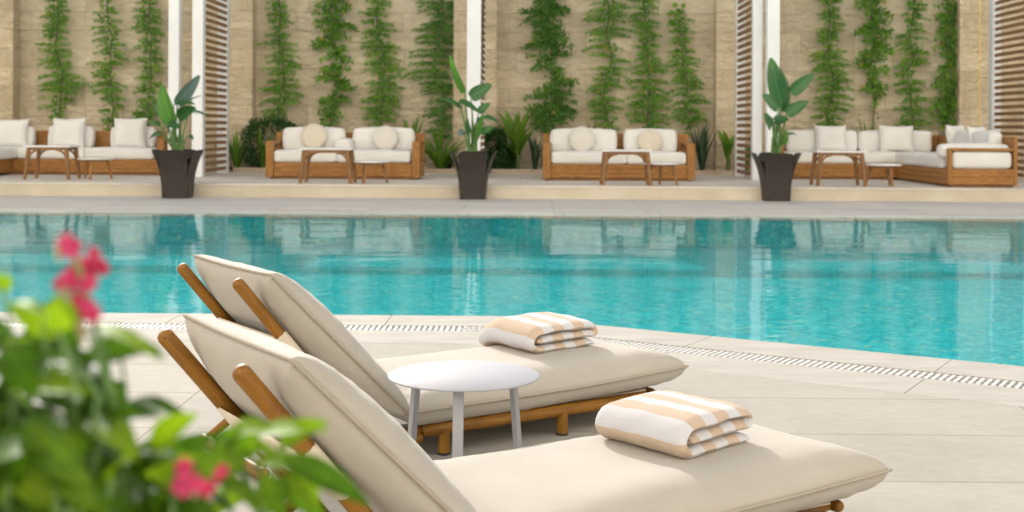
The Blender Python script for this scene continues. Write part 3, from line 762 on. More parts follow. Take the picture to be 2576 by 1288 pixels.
def low_table(cx_px, y_px, label, dia=.58, ang=90, light=False):
    c = gp(cx_px, y_px, PZ)
    t = thing('side_table', label, 'table', (c.x, c.y + dia / 2 - .08, PZ), 0, 'low round terrace tables')
    h, r = .345, dia / 2
    mb = MB(); mb.lathe([(.001, h - .028), (r - .012, h - .028), (r, h - .018), (r, h - .006), (r - .01, h), (.001, h)], 40); mb.build('table_top', M['marble'], t)
    mb = MB(); mb.lathe([(r * .55, h - .06), (r * .72, h - .06), (r * .72, h - .029), (r * .55, h - .029)], 24); mb.build('apron', M['tablewood'], t)
    for k in range(3):
        a = R(ang + 120 * k)
        mb = MB(); mb.tube([(r * .62 * math.cos(a), r * .62 * math.sin(a), h - .03), (r * .88 * math.cos(a), r * .88 * math.sin(a), 0)], [.026, .018], 10)
        mb.build('leg', M['teak2'] if light else M['tablewood'], t)
high_table(116, 452, 'higher wooden terrace table with pale top before the left corner sofa', .74)
low_table(229, 452, 'low round terrace table with a bright front leg by the left corner sofa', .58, 270, True)
high_table(818, 462.5, 'higher wooden terrace table before the sofa with the arm cushion', .80)
low_table(930, 462, 'low round terrace table tucked beside the higher table at the sofa with the arm cushion', .56, 250)
high_table(1577, 467, 'higher wooden terrace table before the sofa right of the middle potted plant', .76)
low_table(1668, 467, 'low round terrace table before the sofa right of the middle potted plant', .60, 330)
high_table(2118, 469, 'higher wooden terrace table before the right corner sofa', .76, 0, .50)
low_table(2230, 470, 'low round terrace table in the angle of the right corner sofa', .58, 290)

# ------------------------------------------------------------------ planters and big-leaved plants
def planter(px, py, label):
    c = gp(px, py, 0); loc = (c.x, c.y + .21, 0)
    t = thing('planter_pot', label, 'planter', loc, 0, 'flared brown planters at the terrace step')
    H = .72
    mb = MB()                                   # inner body
    mb.rbox((0, 0, .30), (.33, .33, .56), .05, 0, None, 0, 2); mb.build('inner_pot', M['pot'], t)
    mb = MB(); mb.rbox((0, 0, .595), (.42, .42, .03), .012, 0, None, 0, 2, .004); mb.build('soil', M['soil'], t)
    for k in range(4):
        mb = MB(); Rz = Matrix.Rotation(R(90 * k), 4, 'Z'); nz, nx = 14, 8
        def prof(z):  # distance of the petal from the axis at height z
            q = z / H; return .195 + .055 * q + .12 * q ** 3.2
        def half(z):
            q = z / H; return .190 + .025 * q - (.045 * ((q - .9) / .1) ** 2 if q > .9 else 0)
        ids = {}
        for sd in (0, 1):
            for i in range(nz + 1):
                z = H * i / nz
                for j in range(nx + 1):
                    s = -1 + 2 * j / nx
                    zz = z if i < nz else H - .012 * abs(s) ** 4
                    r = prof(zz) + (.0 if sd == 0 else -.016) - .022 * abs(s) ** 2.4
                    ids[(sd, i, j)] = len(mb.v); mb.v.append(tuple(Rz @ Vector((s * (half(zz) + (0 if k % 2 else -.004)), -r, zz))))
        for i in range(nz):
            for j in range(nx):
                mb.face([ids[(0, i, j)], ids[(0, i, j + 1)], ids[(0, i + 1, j + 1)], ids[(0, i + 1, j)]])
                mb.face([ids[(1, i, j)], ids[(1, i + 1, j)], ids[(1, i + 1, j + 1)], ids[(1, i, j + 1)]])
        for i in range(nz):
            for j, fl in ((0, 0), (nx, 1)):
                f = [ids[(0, i, j)], ids[(0, i + 1, j)], ids[(1, i + 1, j)], ids[(1, i, j)]]; mb.face(f if not fl else f[::-1])
        for j in range(nx):
            mb.face([ids[(0, nz, j)], ids[(0, nz, j + 1)], ids[(1, nz, j + 1)], ids[(1, nz, j)]])
        mb.build('petal_panel', M['pot'], t)
    return Vector(loc)

def paddles(base, label, leaves, stems):
    """leaves: (base px, tip px, width m, depth offset, normal, material, droop)"""
    t = thing('paddle_plant', label, 'potted plant', (base.x, base.y, .60), 0, 'big-leaved plants in the planters')
    o = Vector(t.location)
    for (bx, by, tx, ty, w, dy, nrm, mat, dr) in leaves:
        a, b_ = wp(bx, by, base.y + dy) - o, wp(tx, ty, base.y + dy * 1.4) - o
        mb = MB(); mb.leaf(a, b_, w, nrm, dr, .35, 10, 0, 2, .02)
        mb.build('leaf', M[mat], t)
        root = Vector((rnd.uniform(-.07, .07), rnd.uniform(-.06, .06), 0))
        mb = MB(); mid = root.lerp(a, .55) + Vector((0, 0, .03)); mb.tube([root, mid, a, a.lerp(b_, .5)], [.016, .013, .009, .004], 8)
        mb.build('stalk', M['stalk'], t)
    for (tx, ty) in stems:
        b_ = wp(tx, ty, base.y + rnd.uniform(-.06, .06)) - o
        root = Vector((rnd.uniform(-.08, .08), rnd.uniform(-.06, .06), 0))
        mb = MB(); mb.tube([root, root.lerp(b_, .6), b_], [.018, .014, .006], 8); mb.build('stalk', M['stalk'], t)
z1 = lambda x, y: (x / 2.334, y / 2.334)
z2 = lambda x, y: (625.6 + x / 2.334, y / 2.334)
z4 = lambda x, y: (1840 + x / 2.333, y / 2.333)
def LV(zf, rows): return [(*zf(r[0], r[1]), *zf(r[2], r[3]), *r[4:]) for r in rows]
b1 = planter(437, 499.5, 'flared dark brown planter beside the left slatted screen')
paddles(b1, 'big-leaved plant with one bright upright leaf in the planter by the left slatted screen', LV(z1, [
    (1008, 725, 950, 498, .27, -.05, (-.3, -1, .1), 'paddle_light', 0), (1040, 610, 1172, 442, .20, .05, (.1, -.9, -.5), 'paddle_blue', 0),
    (1050, 700, 1150, 625, .24, .02, (0, -.9, .6), 'paddle', .02), (1020, 615, 1145, 610, .14, -.08, (0, -.5, 1), 'paddle', .01),
    (1110, 655, 1222, 680, .10, -.05, (0, -.3, 1), 'paddle', .02), (940, 740, 868, 715, .13, -.06, (0, -.5, 1), 'paddle', .03),
    (965, 690, 905, 605, .10, .08, (-.4, -1, .2), 'paddle', 0), (950, 790, 876, 815, .14, -.08, (0, -.5, 1), 'paddle', .01),
    (985, 735, 1055, 745, .16, -.12, (0, -.7, .7), 'paddle', .02), (1100, 800, 1135, 820, .09, -.05, (0, -.5, 1), 'paddle', .0),
    (1080, 615, 1185, 562, .06, .1, (0, -.5, 1), 'paddle', 0), (960, 780, 975, 680, .08, .0, (-1, -.6, .2), 'strap_leaf', 0)]),
    [z1(1000, 760), z1(1060, 740), z1(1035, 780), z1(1075, 800), z1(1020, 720)])
b2 = planter(1188, 502.5, 'flared dark brown planter before the middle pergola post')
paddles(b2, 'big-leaved plant with a tall narrow top leaf in the middle planter', LV(z2, [
    (1270, 545, 1182, 325, .15, -.02, (-.8, -.8, .1), 'paddle_light', 0), (1305, 575, 1425, 490, .21, .03, (.2, -1, .3), 'paddle', .01),
    (1235, 592, 1355, 665, .13, -.08, (0, -.6, .8), 'paddle', 0), (1250, 640, 1130, 575, .12, -.05, (0, -.5, .9), 'paddle', .01),
    (1350, 660, 1418, 605, .12, .04, (.3, -.8, .5), 'paddle', 0), (1380, 690, 1462, 715, .11, -.04, (0, -.6, .8), 'paddle', .01),
    (1365, 780, 1440, 745, .12, .02, (.2, -.9, .4), 'paddle', .01), (1330, 800, 1375, 665, .11, -.1, (.6, -.8, .2), 'paddle_light', 0),
    (1265, 770, 1232, 800, .11, -.08, (0, -.7, .5), 'paddle_blue', .0), (1300, 780, 1285, 690, .10, -.1, (-.5, -.8, .2), 'paddle', 0),
    (1340, 720, 1395, 690, .10, -.02, (0, -.6, .8), 'paddle', 0)]),
    [z2(1290, 740), z2(1330, 720), z2(1345, 780), z2(1310, 700), z2(1275, 800)])
b3 = planter(1958, 507, 'flared dark brown planter before the right corner sofa')
paddles(b3, 'dark green big-leaved plant with broad raised leaves in the planter before the right corner sofa', LV(z4, [
    (285, 590, 230, 340, .27, -.06, (-.2, -1, .1), 'paddle', 0), (300, 590, 262, 385, .24, .04, (.3, -1, .1), 'paddle', 0),
    (350, 548, 482, 432, .20, .02, (.15, -1, .25), 'paddle', 0), (275, 640, 184, 545, .20, -.06, (-.1, -1, .4), 'paddle', .02),
    (325, 672, 452, 588, .19, -.04, (.1, -1, .4), 'paddle', .01), (240, 740, 196, 660, .12, .03, (-.4, -1, .2), 'paddle', 0),
    (255, 720, 335, 690, .18, -.10, (0, -.8, .6), 'paddle', .02), (235, 690, 225, 765, .10, -.1, (-.6, -.8, .2), 'paddle', 0),
    (290, 650, 330, 540, .17, .08, (.5, -1, .1), 'paddle', 0), (330, 790, 385, 795, .07, -.05, (0, -.5, 1), 'paddle', 0),
    (300, 850, 318, 760, .12, -.02, (.6, -1, 0), 'paddle_light', 0)]),
    [z4(265, 760), z4(290, 740), z4(275, 800), z4(240, 800), z4(330, 780)])

# ------------------------------------------------------------------ climbing vines
def vine(label, rows, style='fern', seed=0, top=3.9, mat='vine'):
    """rows: (y px, left px, right px, density) from the top of the picture down"""
    r = random.Random(seed * 31 + 5)
    ymax = rows[-1][0]
    xc = (rows[-1][1] + rows[-1][2]) / 2
    base = wp(xc, ymax, WY - .03)
    t = thing('climbing_vine', label, 'vine', (base.x, WY, PZ + .03), 0, 'green vines trained up the sandstone wall')
    o = Vector(t.location)
    def at(y):
        if y <= rows[0][0]: return rows[0][1:]
        for a, b_ in zip(rows, rows[1:]):
            if a[0] <= y <= b_[0]:
                q = (y - a[0]) / (b_[0] - a[0]); return tuple(a[i] + (b_[i] - a[i]) * q for i in (1, 2, 3))
        return rows[-1][1:]
    ytop = rows[0][0] if rows[0][0] > 5 else -95
    st = MB(); path = [Vector((0, -.05, 0))]
    y = ymax
    lf = MB()
    pts = []
    while y > ytop:
        l, rr, d = at(y); q = wp((l + rr) / 2 + r.uniform(-1.2, 1.2), y, WY - .05) - o; pts.append((y, q)); y -= 14
    st.tube([Vector((pts[0][1].x * .5, -.06, 0))] + [p for _, p in pts], .012, 6)
    if r.random() < .25:
        st.tube([Vector((pts[0][1].x * .5 + .05, -.06, 0))] + [p + Vector((.03 * math.sin(i), -.02, 0)) for i, (_, p) in enumerate(pts)], .008, 5)
    st.build('stem', M['vine_stem'], t)
    PXM = FPX / WY
    y = ytop
    step = 16 if style == 'fern' else 14
    while y < ymax:
        l, rr, dens = at(y); cxp = (l + rr) / 2
        for sg, edge in ((-1, l), (1, rr), (-1, l), (1, rr)):
            if r.random() > dens * (.9 if style == 'fern' else .62): continue
            reach = abs(edge - cxp) / PXM * r.uniform(.5, 1.15)
            c = wp(cxp + r.uniform(-4, 4), y + r.gauss(0, 2.6 if style == 'fern' else 5), WY - r.uniform(.05, .14)) - o
            rise = r.uniform(-.02, .2) if style == 'fern' else r.uniform(-.25, .3)
            outy = -r.uniform(.02, .22)
            dropb = r.uniform(.1, .35)
            nl = max(3, int(reach / .030))
            prev = c
            for i in range(nl):
                q = (i + 1) / nl
                p = c + Vector((sg * reach * q, outy * q, reach * (rise * q - dropb * q * q)))
                ls = (.088 if style == 'fern' else .108) * r.uniform(.7, 1.25) * (1.1 - .35 * q)
                for up in (-1, 1):
                    if style == 'fern':
                        dv = Vector((sg * r.uniform(.35, .9), r.uniform(-.5, .2), up * r.uniform(.15, .55) - .1))
                    else:
                        dv = Vector((sg * r.uniform(-.3, .8), r.uniform(-.7, .1), up * r.uniform(.1, .8) - .25))
                    dv = dv.normalized() * ls
                    nr = Vector((r.uniform(-.5, .5), -1, r.uniform(-.2, .9)))
                    mi = 0 if r.random() < .62 else 1
                    if r.random() < .012: mi = 2
                    lf.leaf(p, p + dv, ls * (.36 if style == 'fern' else .55), nr, .0, .2, 2, mi)
        y += step * r.uniform(.7, 1.3)
    # leaves close to the stem
    for (yy, p) in pts:
        l, rr, dens = at(yy)
        for k in range(int(10 * dens)):
            c = p + Vector((r.uniform(-.09, .09), -r.uniform(.02, .16), r.uniform(-.06, .06)))
            dv = Vector((r.uniform(-1, 1), r.uniform(-.6, .1), r.uniform(-.9, .5))).normalized() * r.uniform(.06, .11)
            lf.leaf(c, c + dv, .05, (r.uniform(-.6, .6), -1, r.uniform(0, .8)), 0, .2, 2, 1 if r.random() < .6 else 0)
    lf.build('leaves', [M[mat], M['vine2'], M['yellow']], t)
vine('leafy vine with a broad low clump above the left corner sofa near the picture edge', [(0, 112, 178, .95), (70, 112, 180, .95), (110, 98, 178, .9), (150, 110, 185, .95), (175, 118, 200, 1), (205, 84, 228, 1), (235, 105, 205, 1), (265, 118, 180, .9), (297, 135, 165, .8)], 'fern', 1)
vine('slim yellowish vine in the middle of the left bay', [(0, 255, 285, .5), (40, 238, 300, .6), (90, 248, 315, .8), (150, 238, 318, .95), (200, 232, 325, 1), (245, 248, 318, 1), (280, 262, 305, .6), (328, 262, 305, .5)], 'fern', 2)
vine('narrow vine just left of the first white pergola post', [(0, 348, 405, .95), (62, 338, 410, .9), (90, 355, 408, .95), (150, 345, 410, 1), (200, 352, 410, 1), (250, 342, 405, 1), (300, 340, 402, .9), (330, 360, 395, .6)], 'fern', 3)
vine('vine half hidden behind the left slatted screen', [(0, 520, 590, .9), (60, 520, 595, .9), (110, 520, 592, .9), (200, 520, 560, .9), (300, 515, 545, .6)], 'leafy', 4, mat='vine2')
vine('vine right of the left slatted screen above the dark clipped bush', [(0, 676, 725, .95), (50, 672, 740, .95), (110, 660, 740, .9), (150, 672, 752, .95), (220, 668, 758, 1), (270, 655, 745, .95), (300, 672, 725, .8)], 'fern', 5)
vine('broad leafed vine with an open middle above the sofa with the arm cushion', [(0, 800, 880, 1), (30, 785, 895, 1), (60, 790, 893, 1), (95, 772, 875, .95), (130, 812, 880, .9), (160, 820, 905, .95), (200, 795, 900, 1), (240, 792, 903, 1), (275, 800, 870, .9), (320, 815, 840, .6)], 'leafy', 6)
vine('feathery vine above the round white pillow beside the arm cushion', [(0, 925, 980, .95), (55, 910, 985, .95), (105, 908, 1000, .95), (150, 925, 1010, 1), (210, 918, 1012, 1), (250, 915, 1010, 1), (300, 920, 1000, .95), (330, 930, 985, .7)], 'fern', 7)
vine('wide dense vine left of the middle pergola post', [(0, 1052, 1165, 1), (40, 1070, 1170, 1), (90, 1045, 1168, 1), (150, 1022, 1162, 1), (185, 1022, 1160, .95), (230, 1068, 1160, 1), (280, 1072, 1155, .95), (340, 1085, 1140, .7)], 'fern', 8, mat='vine2')
vine('tallest dense dark vine right of the middle pergola post', [(0, 1335, 1415, 1), (28, 1300, 1435, .9), (60, 1335, 1420, 1), (110, 1322, 1448, 1), (160, 1335, 1445, 1), (210, 1330, 1445, 1), (260, 1318, 1455, 1), (290, 1330, 1430, .9), (325, 1345, 1395, .6)], 'leafy', 9, mat='vine2')
vine('loose arching vine with gaps showing the stone', [(0, 1478, 1580, .75), (45, 1480, 1585, .7), (90, 1460, 1590, .7), (130, 1485, 1590, .75), (170, 1490, 1585, .8), (200, 1485, 1560, .9), (250, 1475, 1562, .9), (322, 1505, 1560, .85)], 'fern', 10)
vine('upright feathery vine above the gap between the right two-seat sofa cushions', [(0, 1588, 1648, .95), (50, 1590, 1655, .95), (100, 1598, 1658, .95), (160, 1592, 1670, 1), (210, 1583, 1678, 1), (270, 1580, 1680, 1), (322, 1590, 1665, .9)], 'fern', 11)
vine('vine with a feathery tip and a dark low clump left of the right slatted screen', [(14, 1700, 1712, .9), (40, 1675, 1735, .95), (90, 1685, 1740, .9), (125, 1685, 1752, .95), (170, 1680, 1750, .9), (200, 1690, 1765, 1), (240, 1688, 1770, 1), (285, 1690, 1780, 1), (330, 1710, 1750, .7)], 'fern', 12)
vine('vine with a thick lower half above the left end of the right corner sofa', [(0, 2058, 2108, .95), (60, 2058, 2118, .95), (110, 2050, 2110, .9), (145, 2040, 2130, .95), (200, 2055, 2138, 1), (250, 2045, 2135, .95), (290, 2040, 2115, .85), (330, 2065, 2110, .6)], 'fern', 13)
vine('vine thinning to a bare twisted stem above the right corner sofa', [(0, 2148, 2225, .95), (35, 2150, 2245, .9), (55, 2138, 2225, .9), (100, 2155, 2240, .95), (140, 2155, 2235, .95), (190, 2160, 2215, .9), (235, 2175, 2225, .7), (250, 2190, 2205, .15), (325, 2190, 2205, .15)], 'leafy', 14)
vine('feathery vine second from the right slatted end screen', [(0, 2275, 2325, .95), (50, 2265, 2325, .95), (100, 2255, 2320, .95), (150, 2275, 2325, .95), (180, 2240, 2325, .95), (250, 2255, 2328, .95), (300, 2250, 2335, .9), (330, 2280, 2315, .6)], 'fern', 15)
vine('leafy vine nearest the right slatted end screen', [(0, 2350, 2420, .95), (45, 2350, 2428, .9), (90, 2335, 2410, .95), (150, 2345, 2430, .95), (200, 2330, 2425, .95), (250, 2345, 2432, .95), (295, 2345, 2430, .9), (330, 2360, 2400, .6)], 'leafy', 16)

# ------------------------------------------------------------------ plants of the bed
def straps(px, Y, label, n, hgt, spread, width=.085, mat='strap_leaf', seed=0, cat='plant', name='strap_leaf_plant', stem=0.0, droop=.25):
    r = random.Random(seed + 100)
    x = X(px, Y); t = thing(name, label, cat, (x, Y, PZ + .03), 0, 'plants of the bed below the wall')
    if stem:
        mb = MB(); mb.tube([(0, 0, 0), (.02, 0, stem)], [.05, .035], 8); mb.build('trunk', M['vine_stem'], t)
    mb = MB()
    for i in range(n):
        a = 2 * math.pi * i / n + r.uniform(-.3, .3); sp = spread * r.uniform(.25, 1.0)
        tip = Vector((math.cos(a) * sp, math.sin(a) * min(sp, .3), hgt * r.uniform(.65, 1.0)))
        b_ = Vector((math.cos(a) * .03, math.sin(a) * .03, stem))
        nr = Vector((-math.cos(a), -math.sin(a) - .4, .8))
        mb.leaf(b_, tip, width * r.uniform(.8, 1.2), nr, droop * sp / max(spread, .01) * r.uniform(.3, 1.2), .35, 8, 0, 1, hgt * .05)
    mb.build('leaves', M[mat], t)
def bush(px, Y, label, w, h, seed=0):
    r = random.Random(seed + 300)
    x = X(px, Y); t = thing('clipped_bush', label, 'bush', (x, Y, PZ + .03), 0, 'plants of the bed below the wall')
    mb = MB(); mb.tube([(0, 0, 0), (0, 0, h * .6)], [.03, .02], 6); mb.build('stem', M['vine_stem'], t)
    mb = MB()
    for i in range(2600):
        v = Vector((r.gauss(0, 1), r.gauss(0, 1), r.gauss(0, 1))).normalized() * (r.uniform(.55, 1.02) ** .6)
        v = Vector((abs(v.x) ** .75 * (1 if v.x > 0 else -1), v.y, abs(v.z) ** .75 * (1 if v.z > 0 else -1)))
        k = 1 + .13 * noise.noise(v * 2.2 + Vector((seed, 0, 0)))
        p = Vector((v.x * w / 2 * k, v.y * .33 * k, h * .52 + v.z * h * .48 * k))
        dv = (v + Vector((r.uniform(-.7, .7), r.uniform(-.7, .7), r.uniform(-.5, .7)))).normalized() * r.uniform(.04, .075)
        mb.leaf(p, p + dv, .035, (r.uniform(-1, 1), -1, r.uniform(-1, 1)), 0, .2, 2)
    mb.build('foliage', M['bush'], t)
BY = 24.05
bush(683, 23.98, 'dark clipped bush at the left end of the sofa with the arm cushion', 1.12, .98, 1)
bush(1243, BY, 'dark rounded bush just right of the middle planter', .44, .82, 2)
bush(1262, 24.3, 'small dark bush hidden low behind the middle planter', .5, .5, 3)
straps(596, 23.95, 'arching strap-leaved plant beside the left slatted screen post', 11, .95, .45, seed=1)
straps(562, 24.0, 'leafy strap plant seen through the left slatted screen', 9, .8, .35, seed=2)
straps(660, 23.8, 'yellow-green strap plant poking above the dark clipped bush', 7, .98, .4, .11, seed=3)
straps(962, 24.1, 'strap plant tip showing above the round white pillow of the left two-seat sofa', 9, 1.02, .35, .1, seed=4)
straps(1036, 24.1, 'strap plant rising behind the right end of the sofa with the arm cushion', 14, 1.16, .45, .10, seed=5)
straps(1108, 23.95, 'drooping strap plant left of the middle planter', 22, 1.0, .75, .09, seed=6, droop=.45)
straps(1128, 24.2, 'dark spiky plant low behind the middle planter', 22, .55, .3, .05, 'spike_leaf', 7, name='spiky_plant')
straps(1302, 24.0, 'big open strap-leaved plant on a short trunk right of the middle pergola post', 15, 1.34, .78, .15, seed=8, stem=.3, droop=.35)
straps(1346, 24.1, 'grey-green spiky plant at the left end of the sofa with orange arms', 22, .8, .22, .055, 'spike_leaf', 9, name='spiky_plant', droop=.02)
straps(1395, 24.15, 'low strap plant whose tips show behind the left end of the right two-seat sofa', 8, .9, .3, .1, seed=10)
straps(1490, 24.15, 'upright thin strap plant behind the white round pillow of the right two-seat sofa', 9, 1.15, .25, .06, seed=11, droop=.05)
straps(1562, 24.15, 'strap plant tips showing between the back cushions of the right two-seat sofa', 9, .95, .35, .09, seed=12)
straps(1662, 24.15, 'strap plant arching above the beige pillow of the right two-seat sofa', 12, 1.0, .4, .08, seed=13)
straps(1766, 24.0, 'tall grey-green spiky plant at the right end of the right two-seat sofa', 40, 1.0, .34, .06, 'spike_leaf', 14, name='spiky_plant', droop=.03)
straps(1830, 23.9, 'small bright strap palm on a stem left of the right slatted screen', 9, 1.02, .3, .12, seed=15, stem=.28, droop=.2)
straps(1878, 24.0, 'strap plant seen through the right slatted screen', 9, .8, .3, .09, seed=16)
straps(2010, 24.1, 'yellow-tipped strap plant behind the big-leaved plant at the right corner sofa', 12, 1.0, .5, .1, seed=17)
straps(2085, 24.1, 'broad strap plant above the first square pillow of the right corner sofa', 10, 1.0, .45, .14, seed=18)
straps(2178, 24.1, 'upright strap plant above the gap between the right corner sofa back cushions', 10, 1.18, .35, .09, seed=19)
straps(2280, 24.1, 'strap plant above the square pillow at the inner corner of the right sofa', 11, 1.02, .5, .1, seed=20)
straps(2390, 24.1, 'strap plant behind the sideways pillows of the right corner sofa', 8, .85, .4, .09, seed=21)
straps(290, 24.1, 'strap plant low behind the left corner sofa between two pillows', 10, .85, .45, .09, seed=22)
straps(415, 24.0, 'strap plant behind the bright leaf at the end of the left corner sofa', 9, .8, .3, .09, seed=23)
straps(180, 24.1, 'small strap plant behind the middle pillow of the left corner sofa', 7, .72, .35, .09, seed=24)

def spot(px, label):
    c = gp(px, 434, PZ)
    t = thing('ground_spotlight', label, 'spotlight', (c.x, 23.5, PZ), 0, 'small spotlights along the kerb')
    mb = MB(); mb.tube([(0, 0, 0), (0, 0, .05)], .012, 8); mb.build('stake', M['black'], t)
    mb = MB(); mb.tube([(0, .03, .05), (0, -.05, .085)], [.03, .036], 14); mb.build('lamp_head', M['black'], t)
spot(579, 'small black spotlight on the terrace beside the left slatted screen')
spot(1235, 'small black spotlight on the terrace right of the middle planter')
spot(1832, 'small black spotlight under the bright strap palm')

# ------------------------------------------------------------------ sun loungers
SW, SL, ST_ = .325, 1.185, .178          # half width, length, seam height
def gtap(d, Rr, p=.58): 
    d = max(0, min(d / Rr, 1)); return (1 - (1 - d) ** 2.1) ** p
def bolster(L, W, top, bot, nu=60, nv=36, sag=.011, seed=0, flat_bot=None, Ru=.24, Rv=.17, KX=2.4, KB=.55):
    """cushion in local u (0..L), v (-W..W), thickness along +-w; returns builder, seam points, height function"""
    mb = MB(); idx = {}
    def outline(i, j):
        s, q = i / nu, -1 + 2 * j / nv
        s = .5 - .5 * math.cos(math.pi * s) * (1 - .0); s = .35 * (i / nu) + .65 * s
        q = .45 * q + .55 * math.sin(q * math.pi / 2)
        u = s * L; v = q * W
        cu = 4 * s * (1 - s); cv = 1 - q * q
        v *= 1 - sag / W * min(1, cu * 2.0) * .55
        u += sag * cv * (1 if s < .5 else -1) * (abs(2 * s - 1) ** 4)
        return s, q, u, v
    def thick(s, q, side):
        du, dv = min(s, 1 - s) * L, (1 - abs(q)) * W
        k = 1 if side > 0 else KB
        a, b_ = max(du / (Ru * k), 1e-4), max(dv / (Rv * k), 1e-4)
        d = (a ** -KX + b_ ** -KX) ** (-1 / KX)
        return (top if side > 0 else bot) * gtap(min(1, d * 1.12), 1)
    for side in (1, -1):
        for i in range(nu + 1):
            for j in range(nv + 1):
                if side < 0 and (i in (0, nu) or j in (0, nv)): idx[(side, i, j)] = idx[(1, i, j)]; continue
                s, q, u, v = outline(i, j); h = thick(s, q, side)
                P = Vector((u * 3.2 + seed, v * 3.2, side * 1.0))
                edge = min(1, max(0, 1 - min(min(s, 1 - s) * L, (1 - abs(q)) * W) / .14))
                wr = noise.noise(P) * .010 + noise.noise(Vector((u * 24 + seed, v * 24, side * 3))) * .0055 * edge
                z = side * h + wr * min(1, h / .03)
                if side < 0 and flat_bot is not None: z = max(z, flat_bot)
                idx[(side, i, j)] = len(mb.v); mb.v.append((u, v, z))
        for i in range(nu):
            for j in range(nv):
                f = [idx[(side, i, j)], idx[(side, i + 1, j)], idx[(side, i + 1, j + 1)], idx[(side, i, j + 1)]]
                mb.face(f if side > 0 else f[::-1])
    seam = [outline(i, 0)[2:] for i in range(nu)] + [outline(nu, j)[2:] for j in range(nv)] + [outline(i, nv)[2:] for i in range(nu, 0, -1)] + [outline(0, j)[2:] for j in range(nv, -1, -1)]
    def hgt(u, v):
        s, q = min(max(u / L, 0), 1), max(-1, min(1, v / W))
        return thick(s, q, 1)
    return mb, seam, hgt
def piping(seam, parent, T, bend=lambda p: p):
    mb = MB(); c = Vector((sum(p[0] for p in seam) / len(seam), 0, 0))
    pts = []
    for (u, v) in seam:
        d = (Vector((u, v, 0)) - c); d.normalize(); pts.append(bend(T @ (Vector((u, v, 0)) + d * .003)))
    mb.tube(pts, .0048, 8)
    return mb.build('piping', M['piping'], parent)

PANG = R(50.5)
def PT(a, v): return Vector((-.558 + math.cos(PANG) * a, v, .615 - math.sin(PANG) * a))
HB = (0.0, .160); BL, BANG = .672, R(44.8)
SEAT_T = Matrix.Translation((0.0, 0, ST_))
def seat_bend(p): return Vector((p.x, p.y, p.z - .016 + .028 * max(0, p.x / SL) ** 3))
# back cushion: local u runs up the back, local w (thickness) faces the sitter
bu = Vector((-math.cos(BANG), 0, math.sin(BANG))); bw = Vector((math.sin(BANG), 0, math.cos(BANG)))
BACK_T = Matrix(((bu.x, 0, bw.x, HB[0]), (0, -1, 0, 0), (bu.z, 0, bw.z, HB[1]), (0, 0, 0, 1)))
SEAT_H = None
def make_lounger(label, loc, rz):
    global SEAT_H
    t = thing('sun_lounger', label, 'sun lounger', loc, rz, 'cream cushioned teak sun loungers')
    mb, seam, SEAT_H = bolster(SL, SW, .074, .07, seed=3, flat_bot=-.058)
    mb.v = [tuple(seat_bend(SEAT_T @ Vector(p))) for p in mb.v]
    c = mb.build('seat_cushion', M['fabric'], t); piping(seam, c, SEAT_T, seat_bend)
    mb, seam, _ = bolster(BL, SW, .085, .085, seed=9, Ru=.30, Rv=.20, KX=2.0, KB=.9, flat_bot=-.08)
    mb.v = [tuple(BACK_T @ Vector(p)) for p in mb.v]
    c = mb.build('back_cushion', M['fabric'], t); piping(seam, c, BACK_T)
    r = .0205
    for s in (-1, 1):
        v = s * .285
        mb = MB(); mb.pole((.07, v, .086), (1.0, v, .086), r); rail = mb.build('side_rail', M['teak'], t)
        for u in (.152, .637, .95):
            mb = MB(); mb.tube([(u, v, .008), (u, v, .080)], .0205, 14); leg = mb.build('leg', M['teak'], t)
            mb = MB(); mb.tube([(u, v, 0), (u, v, .008)], .0215, 14); mb.build('foot_pad', M['rubber'], leg)
        # back pole, lying .083 behind the seam plane
        p = s * .244
        mb = MB(); mb.pole(PT(0, p), PT(.665, p), .0195); mb.build('back_pole', M['teak'], t)
        mb = MB(); mb.pole(PT(.52, p * .9) - Vector((.012, 0, .02)), Vector((-.47, s * .215, .03)), .015); mb.build('prop_strut', M['teak'], t)
        mb = MB(); mb.pole((-.17, s * .262, .083), (.12, s * .262, .083), .018); mb.build('pivot_bar', M['teak'], t)
    mb = MB(); mb.pole((-.47, -.27, .021), (-.47, .27, .021), .0205); mb.build('prop_bar', M['teak'], t)
    mb = MB(); mb.pole((.055, -.30, .066), (.055, .30, .066), .018); mb.build('hinge_bar', M['teak'], t)
    mb = MB(); mb.pole((1.09, -.25, .088), (1.09, .25, .088), .0165); mb.build('foot_bar', M['teak'], t)
    for s in (-1, 1):
        mb = MB(); mb.pole((.06, s * .215, .088), (1.09, s * .215, .088), .0145); mb.build('inner_rail', M['teak'], t)
    # canvas sling wrapped round the back poles and over the side rails
    mb = MB(); n = 10; rr = .0215
    prof = []
    for i in range(n + 1):
        a = math.pi / 2 + math.pi * i / n; prof.append((-.244 + rr * math.cos(a), rr * math.sin(a)))
    prof2 = [(-x, -z) for x, z in prof]
    ring = prof[::-1] + prof2[::-1] + [prof[-1]]
    pu = Vector((math.cos(PANG), 0, -math.sin(PANG))); pw = Vector((math.sin(PANG), 0, math.cos(PANG)))
    for a0, a1 in ((.225, .36),):
        ids = []
        for aa in (a0, a0 + .006, (a0 + a1) / 2, a1 - .006, a1):
            row = []
            k_ = .7 if aa in (a0, a1) else 1
            for (v, w) in ring:
                P = PT(aa, v) + pw * (w * k_)
                row.append(len(mb.v)); mb.v.append(tuple(P))
            ids.append(row)
        for r0, r1 in zip(ids, ids[1:]):
            for j in range(len(ring) - 1): mb.face([r0[j], r0[j + 1], r1[j + 1], r1[j]])
    mb.build('back_sling', M['strap'], t)
    mb = MB(); mb.bbox(.12, 1.06, -.24, .24, .0985, .1035, .002); mb.build('seat_sling', M['strap'], t, False)
    return t
def cam2w(x, y): return (x * math.cos(YAW) - y * math.sin(YAW), x * math.sin(YAW) + y * math.cos(YAW))
